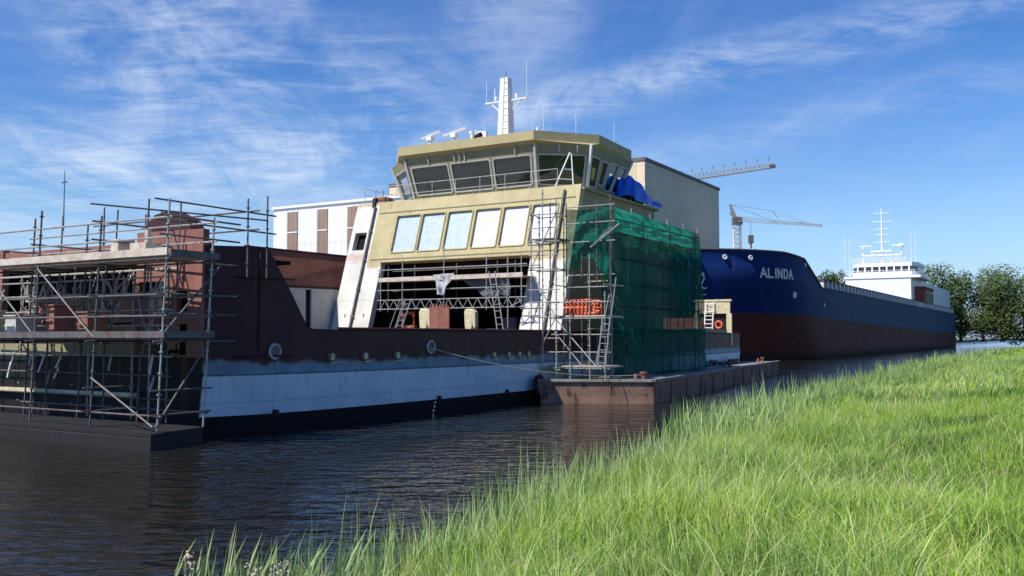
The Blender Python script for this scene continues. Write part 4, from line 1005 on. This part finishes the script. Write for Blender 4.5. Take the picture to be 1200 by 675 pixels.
# lettering placed along the bow flare, as extruded text
def side_pt(s, z): return Vector((s, W2-half(s, z), z))
def letters(txt, s_start, z0, h, adv, mat, slope=0, boxw=.62):
    strokes = {'A': [((0, 0), (.31, 1)), ((.31, 1), (.62, 0)), ((.12, .36), (.5, .36))], 'L': [((.05, 1), (.05, 0)), ((.05, .06), (.55, .06))], 'I': [((.31, 0), (.31, 1))],
               'N': [((.05, 0), (.05, 1)), ((.05, 1), (.57, 0)), ((.57, 0), (.57, 1))], 'D': [((.05, 0), (.05, 1)), ((.05, .95), (.42, .95)), ((.42, .95), (.58, .72)), ((.58, .72), (.58, .28)), ((.58, .28), (.42, .05)), ((.42, .05), (.05, .05))],
               'O': [((.1, .1), (.1, .9)), ((.1, .95), (.5, .95)), ((.55, .9), (.55, .1)), ((.5, .05), (.1, .05))]}
    s = s_start
    for ch in txt:
        wd = .35 if ch == 'I' else 1; g = MB(); off = -.25 if ch == 'I' else 0
        for (a, b) in strokes[ch]:
            P = []
            for q_ in (a, b):
                u, v = (q_[0]+off)*boxw/.62*h, q_[1]*h; sc = s+u-.40*v; zc_ = z0+v+slope*(sc-s_start); p = side_pt(sc, zc_)
                e1 = side_pt(sc+.2, zc_)-p; e2 = side_pt(sc, zc_+.2)-p; nn = e1.cross(e2).normalized(); nn = nn if nn.y < 0 else -nn
                P.append((p, nn))
            d = P[1][0]-P[0][0]; nn = (P[0][1]+P[1][1]).normalized(); sdv = d.cross(nn).normalized()*h*.095; ex = d.normalized()*h*.05
            p0 = P[0][0]-ex; p1 = P[1][0]+ex; lo = -nn*.03; hi = nn*.05
            g.hexa([p0-sdv+lo, p0+sdv+lo, p1+sdv+lo, p1-sdv+lo, p0-sdv+hi, p0+sdv+hi, p1+sdv+hi, p1-sdv+hi])
        g.build('letter', mat, ali); s += adv*(wd if ch != 'I' else .38)*(.93 if ch == 'A' else 1)
letters('ALINDA', -15.9, 9.15, 1.0, 1.08, M['white'], 0, .78)
# script emblem near the stem
g = MB(); r0 = (-20.6, 8.1)
pts = [(-21.6, 7.7), (-21.5, 8.9), (-21.3, 9.5), (-21.15, 8.9), (-21.3, 8.1), (-21.0, 7.75), (-20.85, 7.9)]
g.path([side_pt(s, z)+Vector((-.05, -.06, 0)) for s, z in pts], .07, 6); g.path([side_pt(s, 7.15)+Vector((-.03, -.06, 0)) for s in (-21.6, -21.2, -20.8)], .05, 6); g.build('emblem', M['white'], ali)
for s, z, r in ((-9.4, 7.4, .33), (-6.4, 11.0, .18), (-19.9, 11.2, .22), (-17.6, 11.2, .22), (3, 6.6, .2)):
    p = side_pt(s, z); e1 = side_pt(s+.3, z)-p; e2 = side_pt(s, z+.3)-p; nn = e1.cross(e2).normalized(); nn = nn if nn.y < 0 else -nn
    g = MB(); g.torus(p+nn*.02, nn, r, .07, 14, 6); g.tube(p-nn*.1, p+nn*.04, r*.75, 10); g.build('hawse_ring', M['white'], ali)
# coaming with stanchions along the main deck
g = MB(); g.box(2.5, 84, .75, .95, 8.6, 9.70); g.build('hatch_coaming', M['dark'], ali); g = MB(); g.box(2.4, 150, .0, .95, 9.702, 9.82); g.build('coaming_cap', M['rustplate'], ali)
mstan = worn('pale_stanchion', (.80, .78, .74), (.62, .60, .56), None, .6, 0, .3, 1, .6)
for i in range(60):
    s = 2.6+i*2.45; g = MB(); g.prism([(s, -.04, 8.68), (s, .74, 8.68), (s, .74, 9.7), (s, .0, 9.7)], (.5, 0, 0)); g.build('stanchion', mstan, ali)
g = MB(); g.box(-10, -5, 5, 8, 11.5, 12.9); g.build('forecastle_house', M['white'], ali)
g = MB(); g.tube((-8, 8, 11), (-8, 8, 15.5), .12, 8); g.build('foremast', M['white'], ali)
# white superstructure aft
mwhite = worn('ship_white', (.82, .82, .81), (.74, .74, .73), None, .45, 0, .4, .3, .5)
g = MB(); g.box(90, 160, 2.0, 15, 8.6, 14.9); g.build('superstructure', mwhite, ali)
g = MB(); g.box(89.8, 106, .1, 15.2, 14.9, 15.4); g.build('bridge_wing', mwhite, ali)
base_ = [(91, 1.9), (91, 12.9), (93, 14.0), (103, 14.0), (103, .9), (93, .9)]
g = MB(); g.prism([(s, y, 15.4) for s, y in base_], (0, 0, .9)); g.prism([(s-.15, y, 17.4) for s, y in base_], (0, 0, .8)); g.build('ship_bridge', mwhite, ali)
g = MB(); g.prism([(s+.15, 8.3+(y-8.3)*.97, 16.3) for s, y in base_], (0, 0, 1.1)); g.build('bridge_window_band', M['glass_d'], ali)
for k in range(8): y = 2.3+k*1.45; g = MB(); g.box(90.9, 91.2, y, y+.3, 16.28, 17.42); g.build('bridge_mullion', mwhite, ali)
railing([(90, 1.2, 15.4), (90, 15, 15.4)], 1.1, 2, 'ship_railing', ali, mwhite, .05)
railing([(91, 3, 18.2), (91, 13.6, 18.2)], 1.1, 2, 'ship_railing', ali, mwhite, .05)
g = MB()
g.tube((95, 8.3, 18.2), (95, 8.3, 30.2), .28, 8, .10); g.box(94.4, 95.6, 6.2, 10.4, 20.9, 21.15); g.box(94, 96, 4.2, 12.4, 20.0, 20.2)
for z, w_ in ((23, 1.6), (24.6, 1.4), (25.8, 1.5), (27.4, 1.9), (29.2, 1.5)): g.tube((95, 8.3-w_, z), (95, 8.3+w_, z), .07)
for y in (4.4, 6.3, 10.3, 12.2): g.tube((95, y, 18.2), (95, y, 22 if y in (4.4, 12.2) else 21), .13); 
for y in (5, 11.5): g.tube((94.2, y-1.2, 22.1), (94.2, y+1.2, 22.1), .12)
for y in (2.2, 1.4, 14.6, 15.6): g.tube((93, y, 15.4), (93, y, 24.5), .05)
g.sphere((95, 4.5, 22.0), .6); g.build('ship_mast', mwhite, ali)
hs = thing('deck_house', 'red brick-coloured deck house with blue glazing beside the white superstructure', 'deck house', ALI, (95, 1, 8.7))
g = MB(); g.box(95, 110, .2, 2.4, 8.8, 13.0); g.box(94.8, 110, .05, 2.5, 13.0, 13.25); g.build('wall', M['brick'], hs)
for k in range(4): g = MB(); g.box(98.5+k*2.8, 100.3+k*2.8, .12, .196, 9.3, 12.3); f_ = g.build('window', M['white'], hs); g = MB(); g.box(98.65+k*2.8, 100.15+k*2.8, .09, .118, 9.5, 12.1); g.build('pane', M['glass'], f_)

# ================================================================== cranes
def lattice(g, a, b, w0, w1, n, r, tri=True):
    a = Vector(a); b = Vector(b); d = (b-a).normalized(); up = Vector((0, 0, 1)) if abs(d.z) < .8 else Vector((0, 1, 0)); sd_ = d.cross(up).normalized(); u = sd_.cross(d)
    def cs(t):
        c = a.lerp(b, t); w_ = w0+(w1-w0)*t
        return [c+sd_*w_/2-u*w_*.4, c-sd_*w_/2-u*w_*.4, c+u*w_*.6] if tri else [c+sd_*w_/2+u*w_/2, c-sd_*w_/2+u*w_/2, c-sd_*w_/2-u*w_/2, c+sd_*w_/2-u*w_/2]
    prev = None
    for i in range(n+1):
        P = cs(i/n)
        for k in range(len(P)): g.tube(P[k], P[(k+1) % len(P)], r*.6, 4)
        if prev:
            for k in range(len(P)): g.tube(prev[k], P[k], r, 4); g.tube(prev[k], P[(k+1) % len(P)], r*.6, 4)
        prev = P
cr_ = thing('tower_crane', 'tower crane with long jib rising behind the beige hall roof', 'crane', WORLD, (31, 190, 1.3), 'tower cranes over the shipyard')
ja = wpos(790, 211, 190); jb = wpos(906, 194, 175); mb0 = wpos(700, 300, 200)
g = MB(); lattice(g, ja.lerp(jb, -.9), jb, 1.7, .9, 44, .085); g.build('jib', M['crane'], cr_)
kk = ja.lerp(jb, -.55); g = MB(); lattice(g, (kk.x, kk.y, 1.3), (kk.x, kk.y, kk.z), 2, 2, 16, .12, False); g.build('tower', M['crane'], cr_)
g = MB(); g.box(jb.x-.7, jb.x+.4, jb.y-.4, jb.y+.4, jb.z-.4, jb.z+.1); g.build('jib_end', M['steel_d'], cr_)
g = MB()
for t in np.arange(.08, 1, .11): p = ja.lerp(jb, t); g.tube(p+Vector((0, 0, .8)), p+Vector((.1, 0, 1.5)), .07, 4); g.box(p.x-.13, p.x+.13, p.y-.1, p.y+.1, p.z+1.4, p.z+1.7)
g.build('jib_light', M['crane'], cr_)
cr2 = thing('tower_crane', 'pale slewing crane with drooping jib and hanging hook above the blue bow', 'crane', WORLD, (47.5, 200, 1.3), 'tower cranes over the shipyard')
tb = wpos(863.5, 300, 200); tt = wpos(863.5, 257, 200); je = wpos(963, 264.5, 185); ap = wpos(855.5, 240, 203); bk = wpos(857, 250, 203)
g = MB(); lattice(g, (tt.x, tt.y, 1.3), tt, 1.5, 1.5, 26, .10, False); g.build('tower', M['cranew'], cr2)
g = MB(); lattice(g, tt, je, 1.0, .4, 34, .06); g.build('jib', M['crane'], cr2)
g = MB(); g.tube(ap, tt, .22, 6); g.tube(bk, tt, .35, 6); g.tube(ap, bk, .1, 4); g.box(tt.x-.9, tt.x+1, tt.y-1, tt.y+1, tt.z-1.1, tt.z+.4); g.build('a_frame', M['steel_d'], cr2)
mj = wpos(905, 247, 192); g = MB(); g.tube(ap, mj, .05, 4); g.tube(mj, wpos(912, 256, 192), .05, 4); g.tube(mj, tt.lerp(je, .9), .04, 4); g.tube(ap, tt.lerp(je, .5), .04, 4); g.build('stay_rope', M['steel_d'], cr2)
hk = wpos(880, 284, 196); ht = wpos(880, 259, 196); g = MB(); g.tube(ht, hk, .05, 4); g.build('hoist_rope', M['steel_d'], cr2); g = MB(); g.box(hk.x-.5, hk.x+.5, hk.y-.4, hk.y+.4, hk.z-.2, hk.z+1.5); g.tube(hk, hk-Vector((0, 0, 1.6)), .18, 6); g.build('hook_block', M['steel_d'], cr2)

# ================================================================== trees
mleaf = Mat('tree_leaves').set(.7, 0, .2)
mleaf.col(mleaf.mix(mleaf.sm(mleaf.noise(.5, 4), .35, .65), (.045, .075, .02), (.085, .12, .03)))
def tree(lab, x, y, z0, h, w_, seed):
    r = random.Random(seed); t = thing('tree', lab, 'tree', WORLD, (x, y, z0), 'trees beyond the cargo ship')
    g = MB(); g.tube((x, y, z0), (x+.2, y, z0+h*.5), .45, 8, .25)
    cl = []
    for k in range(30):
        a = r.uniform(0, 6.28); rr = w_*r.uniform(.1, 1.0); zc_ = z0+h*r.uniform(.08, .88); rr *= math.sin(math.pi*min(1, max(.15, (zc_-z0)/h)))+.2
        c = Vector((x+rr*math.cos(a), y+rr*math.sin(a), zc_)); cl.append((c, w_*r.uniform(.30, .48))); g.tube((x+.1, y, z0+h*.35), c, .14, 5, .04)
    g.build('trunk', M['bark'], t)
    g = MB()
    for c, rad in cl:
        for i in range(230):
            d = Vector((r.gauss(0, 1), r.gauss(0, 1), r.gauss(0, .8))).normalized()*rad*r.uniform(.35, 1.1)**.6; p = c+d
            u = Vector((r.gauss(0, 1), r.gauss(0, 1), r.gauss(0, 1))).normalized(); v = u.orthogonal().normalized(); s_ = r.uniform(.2, .45)
            g.add([p-u*s_, p+v*s_*.6, p+u*s_, p-v*s_*.6], [(0, 1, 2, 3)])
    g.build('crown', mleaf.m, t)
for k, (px, top_, d_, w_, lab) in enumerate(((972, 313, 240, 4.2, 'round green tree just right of the blue bow'), (990, 313, 246, 4.4, 'green tree between the bow tree and the white superstructure'), (1004, 318, 250, 3.6, 'low tree partly behind the white superstructure, on its left'), (1094, 306, 262, 7, 'broad tree rising behind the red deck house'), (1124, 318, 258, 7.5, 'wide low tree just right of the stern of the cargo ship'), (1150, 309, 275, 9, 'tallest tree right of the cargo ship'), (1172, 322, 255, 7.5, 'low bushy tree second from the right edge'), (1198, 312, 262, 9, 'outermost tree at the right edge behind the canal'))):
    p = wpos(px, top_, d_); tree(lab, p.x, p.y, 1.3, p.z-1.3, w_, 40+k)

# ================================================================== grass and reeds
def blades(name, N, xy, h, wd, lean_, tint, mat, segs=3, bias=(.15, .05)):
    x, y = xy[:, 0], xy[:, 1]; z = bank_z(x, y)-.03; n = len(x)
    ang = rng.uniform(0, 2*np.pi, n); ux, uy = np.cos(ang), np.sin(ang)           # width direction
    la = rng.uniform(0, 2*np.pi, n); lx = np.cos(la)*lean_+bias[0]*lean_; ly = np.sin(la)*lean_+bias[1]*lean_
    V = np.zeros((n, 2*segs+1, 3), np.float32)
    for k in range(segs+1):
        t = k/segs; cx_ = x+lx*h*t**2; cy_ = y+ly*h*t**2; cz = z+h*t*(1-.25*t*np.minimum(1, lean_*1.6))
        if k == segs: V[:, 2*segs] = np.stack([cx_, cy_, cz], -1)
        else:
            ww = wd*(1-.55*t**1.5)*.5
            V[:, 2*k] = np.stack([cx_-ux*ww, cy_-uy*ww, cz], -1); V[:, 2*k+1] = np.stack([cx_+ux*ww, cy_+uy*ww, cz], -1)
    nv = 2*segs+1; me = D.meshes.new(name); me.vertices.add(n*nv); me.vertices.foreach_set('co', V.reshape(-1))
    idx = []; tot = []
    for k in range(segs-1): idx.append([2*k, 2*k+1, 2*k+3, 2*k+2]); tot.append(4)
    idx.append([2*segs-2, 2*segs-1, 2*segs]); tot.append(3)
    flat = np.array(sum(idx, []), np.int32); L_ = (np.arange(n, dtype=np.int32)[:, None]*nv+flat[None]).reshape(-1)
    tots = np.tile(np.array(tot, np.int32), n); st = np.concatenate([[0], np.cumsum(tots)[:-1]]).astype(np.int32)
    me.loops.add(len(L_)); me.loops.foreach_set('vertex_index', L_); me.polygons.add(len(tots)); me.polygons.foreach_set('loop_start', st)
    try: me.polygons.foreach_set('loop_total', tots)
    except Exception: pass
    at_ = me.attributes.new('tint', 'FLOAT', 'POINT'); at_.data.foreach_set('value', np.repeat(tint, nv).astype(np.float32))
    me.materials.append(mat); me.update(calc_edges=True)
    o = D.objects.new(name, me); COL.objects.link(o); o['kind'] = 'stuff'; return o
def grassmat(name, cols, transl=.22):
    m = Mat(name); a = m.n('ShaderNodeAttribute'); a.attribute_name = 'tint'
    cr_ = m.n('ShaderNodeValToRGB'); m.l(a.outputs['Fac'], cr_.inputs[0]); e = cr_.color_ramp.elements
    e[0].position = 0; e[0].color = (*cols[0], 1); e[1].position = 1; e[1].color = (*cols[-1], 1)
    for i, c in enumerate(cols[1:-1]): x = e.new((i+1)/(len(cols)-1)); x.color = (*c, 1)
    m.b.inputs['Roughness'].default_value = .5; m.b.inputs['Specular IOR Level'].default_value = .25; m.l(cr_.outputs[0], m.b.inputs['Base Color'])
    t = m.n('ShaderNodeBsdfTranslucent'); m.l(cr_.outputs[0], t.inputs[0])
    x = m.n('ShaderNodeMixShader'); x.inputs[0].default_value = transl; m.l(m.b.outputs[0], x.inputs[1]); m.l(t.outputs[0], x.inputs[2]); m.l(x.outputs[0], m.o.inputs[0]); return m.m
GM = grassmat('grass_blades', [(.06, .12, .025), (.15, .28, .04), (.28, .44, .055), (.44, .59, .09), (.60, .53, .25)])
RM = grassmat('reed_leaves', [(.13, .22, .07), (.22, .33, .10), (.31, .44, .14), (.42, .54, .22), (.56, .52, .30)])
def vnoise(x, y, seed):
    xi = np.floor(x).astype(np.int64); yi = np.floor(y).astype(np.int64); fx = x-xi; fy = y-yi; fx = fx*fx*(3-2*fx); fy = fy*fy*(3-2*fy)
    def hsh(a, b): q = np.sin(a*127.1+b*311.7+seed*74.7)*43758.5453; return q-np.floor(q)
    return (hsh(xi, yi)*(1-fx)+hsh(xi+1, yi)*fx)*(1-fy)+(hsh(xi, yi+1)*(1-fx)+hsh(xi+1, yi+1)*fx)*fy
def patch(x, y, sd_=0): return np.clip(.38*vnoise(x*.35, y*.22, 1+sd_)+.32*vnoise(x*.95+3, y*.7, 2+sd_)+.30*vnoise(x*3.1, y*2.6, 3+sd_), 0, 1)*1.5-.25
def sample(N, d0, d1, dmin, dmax, wedge=(-.66, .9), pw=1.0):
    out = []; need = N
    while need > 0:
        u = rng.uniform(0, 1, N*2); dist = (d0**pw+u*(d1**pw-d0**pw))**(1/pw); t = rng.uniform(wedge[0], wedge[1], N*2); x = dist*t; y = dist
        d = shore_d(x, y); ok = (d > dmin) & (d < dmax); p = np.stack([x[ok], y[ok]], -1); out.append(p[:need]); need -= len(p[:need])
    return np.concatenate(out)
def field(name, N, d0, d1, hr, wr, mat, dmin=.8, dmax=1e9, pw=2.0, segs=3, lean_=.4, shift=0.0, hs=1.0):
    p = sample(N, d0, d1, dmin, dmax, pw=pw); pt = patch(p[:, 0], p[:, 1]); r = rng.uniform(0, 1, len(p))
    d = shore_d(p[:, 0], p[:, 1]); edge_ = np.exp(-np.maximum(0, d-.3)/2.2)
    h = (hr[0]+(hr[1]-hr[0])*r)*(.38+1.2*patch(p[:, 0], p[:, 1], 9))*(1+.55*edge_*hs); wd = wr[0]+(wr[1]-wr[0])*rng.uniform(0, 1, len(p))
    tint = np.clip(-.02+.78*pt+.55*(rng.uniform(0, 1, len(p))-.38)+shift, 0, .82); dry = rng.uniform(0, 1, len(p)) < .025; tint[dry] = 1
    ln = lean_*rng.uniform(.1, 1.9, len(p))*(1.15-.5*edge_); return blades(name, N, p, h, wd, ln, tint, mat, segs)
field('grass', 125000, 2.6, 9.5, (.14, .38), (.006, .012), GM, lean_=.42)
field('grass', 190000, 9, 24, (.16, .40), (.007, .014), GM, segs=2, lean_=.36)
field('grass', 140000, 23, 75, (.20, .46), (.014, .032), GM, segs=2, pw=1.6)
field('grass', 30000, 72, 260, (.3, .6), (.06, .16), GM, segs=2, pw=1.2)
STRAW = grassmat('dry_straw', [(.40, .34, .17), (.55, .47, .26), (.62, .55, .34)]); WEED = grassmat('broad_weed', [(.05, .12, .03), (.09, .18, .05), (.16, .27, .08)])
field('dry_grass_stalks', 1700, 3.2, 14, (.40, .68), (.003, .006), STRAW, dmin=.6, pw=1.8, lean_=.5)
field('dry_grass_stalks', 2600, 13, 50, (.40, .68), (.008, .016), STRAW, dmin=.4, pw=1.6, segs=2, lean_=.45)
def clumps(name, nc, per, d0, d1, hr, wr, mat, rad):
    c = sample(nc, d0, d1, .6, 1e9, pw=1.7); p = np.repeat(c, per, 0)+rng.normal(0, rad, (nc*per, 2))*np.repeat(rng.uniform(.4, 1.3, nc), per)[:, None]; n = len(p)
    return blades(name, n, p, rng.uniform(*hr, n), rng.uniform(*wr, n), rng.uniform(.5, 1.3, n), rng.uniform(0, 1, n), mat, 3)
clumps('broad_leaved_weeds', 42, 40, 3.4, 16, (.14, .34), (.02, .045), WEED, .12)
clumps('broad_leaved_weeds', 60, 50, 15, 50, (.22, .45), (.03, .06), WEED, .25)
MIXM = grassmat('mixed_grass', [(.08, .14, .05), (.20, .31, .09), (.34, .46, .13), (.48, .60, .21), (.62, .56, .30)])
field('grass', 26000, 5, 30, (.20, .48), (.007, .014), MIXM, dmin=.3, dmax=5.5, pw=1.3, segs=2, lean_=.32)
field('grass', 16000, 28, 90, (.28, .6), (.02, .045), MIXM, dmin=.5, dmax=7, pw=1.2, segs=2, lean_=.32)
field('grass', 5000, 3.5, 22, (.45, .68), (.005, .010), MIXM, dmin=1.5, pw=1.7, segs=3, lean_=.5, shift=.25)
field('reeds', 2600, 5.5, 22, (.28, .62), (.009, .018), RM, dmin=-.15, dmax=1.3, pw=1.4, lean_=.24)
field('reeds', 6000, 20, 60, (.40, .75), (.022, .045), RM, dmin=-.2, dmax=2.2, pw=1.3, segs=2, lean_=.25)
field('reeds', 3500, 55, 160, (.45, .8), (.05, .12), RM, dmin=-.2, dmax=2.5, pw=1.1, segs=2, lean_=.25)
# single reed plants along the lower left waterline
def reed(x, y, h, seed, lab):
    r = random.Random(seed); z0 = float(bank_z(np.array([x]), np.array([y]))[0])-.03; t = thing('reed_plant', lab, 'reed plant', WORLD, (x, y, z0), 'reed plants at the water edge')
    st = MB(); lf = MB()
    for k in range(r.randint(3, 4)):
        bx, by = x+r.uniform(-.12, .12), y+r.uniform(-.1, .1); hh_ = h*r.uniform(.7, 1); dx = r.uniform(.05, .26)
        top_ = Vector((bx+dx, by+r.uniform(-.05, .05), z0+hh_*.8)); st.tube((bx, by, z0), top_, .006, 5, .003)
        for i in range(5):
            f = .3+.15*i; p = Vector((bx, by, z0)).lerp(top_, f); a = r.uniform(-.15, .75); L_ = h*r.uniform(.28, .46)
            d1_ = Vector((math.sin(a)*.6+.12, r.uniform(-.3, .3), 1)).normalized(); wv = Vector((math.cos(a), r.uniform(-.6, .6), -math.sin(a)*.3)).normalized()*.009
            q1 = p+d1_*L_*.5; q2 = p+d1_*L_+Vector((.02, 0, -.01))
            lf.add([p-wv*.5, p+wv*.5, q1+wv, q1-wv, q2], [(0, 1, 2, 3), (3, 2, 4)])
    st.build('stem', RM, t); o = lf.build('leaves', RM, t)
    for ob in (t.children):
        me = ob.data; a_ = me.attributes.new('tint', 'FLOAT', 'POINT'); a_.data.foreach_set('value', [.55+.35*((i//5*37) % 10)/10 for i in range(len(me.vertices))])
def ground_at(px, py, zg):
    f = raydir(px, py); k = (zg-CAM_H)/f.z; return f.x*k, f.y*k
for k, (px, top_, lab) in enumerate(((175, 655, 'small pale reed at the lower left water edge, leftmost of the reed plants'), (208, 622, 'tall pale reed leaning right, left of the brown weed'), (268, 612, 'tallest fan of reed leaves at the lower left water edge'), (292, 622, 'reed fan just right of the tallest one'), (345, 618, 'reed plant where the grass begins to rise on the left'), (385, 604, 'blue-green reed plant sticking out over the dark water'))):
    Dd = 7.3; x = (px-600)/FPX*Dd; z0 = float(bank_z(np.array([x]), np.array([Dd]))[0]); zt = CAM_H-(top_-395)/FPX*Dd
    reed(x, Dd, zt-z0, 60+k, lab)
def weed(x, y, h, seed, lab):
    r = random.Random(seed); z0 = float(bank_z(np.array([x]), np.array([y]))[0])-.02; t = thing('dock_weed', lab, 'weed', WORLD, (x, y, z0), 'seeding weeds in the grass')
    st = MB(); sd_ = MB()
    for k in range(3):
        tx = x+r.uniform(-.08, .12); ty = y+r.uniform(-.06, .06); st.tube((x, y, z0), (tx, ty, z0+h*r.uniform(.8, 1)), .006, 5, .003)
        for i in range(46):
            f = r.uniform(.5, 1); p = Vector((x, y, z0)).lerp(Vector((tx, ty, z0+h)), f); u = Vector((r.gauss(0, 1), r.gauss(0, 1), r.gauss(0, 1))).normalized()*.013; v = u.orthogonal().normalized()*.009; p += Vector((r.gauss(0, .018), r.gauss(0, .018), 0)); sd_.add([p-u, p+v, p+u, p-v], [(0, 1, 2, 3)])
    st.build('stem', M['cream'], t); sd_.build('seeds', M['plank'], t)
for k, (px, top_, lab) in enumerate(((226, 640, 'dry brown seeding weed between the pale reeds'), (322, 648, 'brown weed head right of the reed fans'), (302, 652, 'low dry weed at the foot of the reed fans'))):
    Dd = 7.0; x = (px-600)/FPX*Dd; z0 = float(bank_z(np.array([x]), np.array([Dd]))[0]); zt = CAM_H-(top_-395)/FPX*Dd; weed(x, Dd, max(.35, zt-z0), 80+k, lab)

for o in D.objects:
    if '_b' in o: del o['_b']
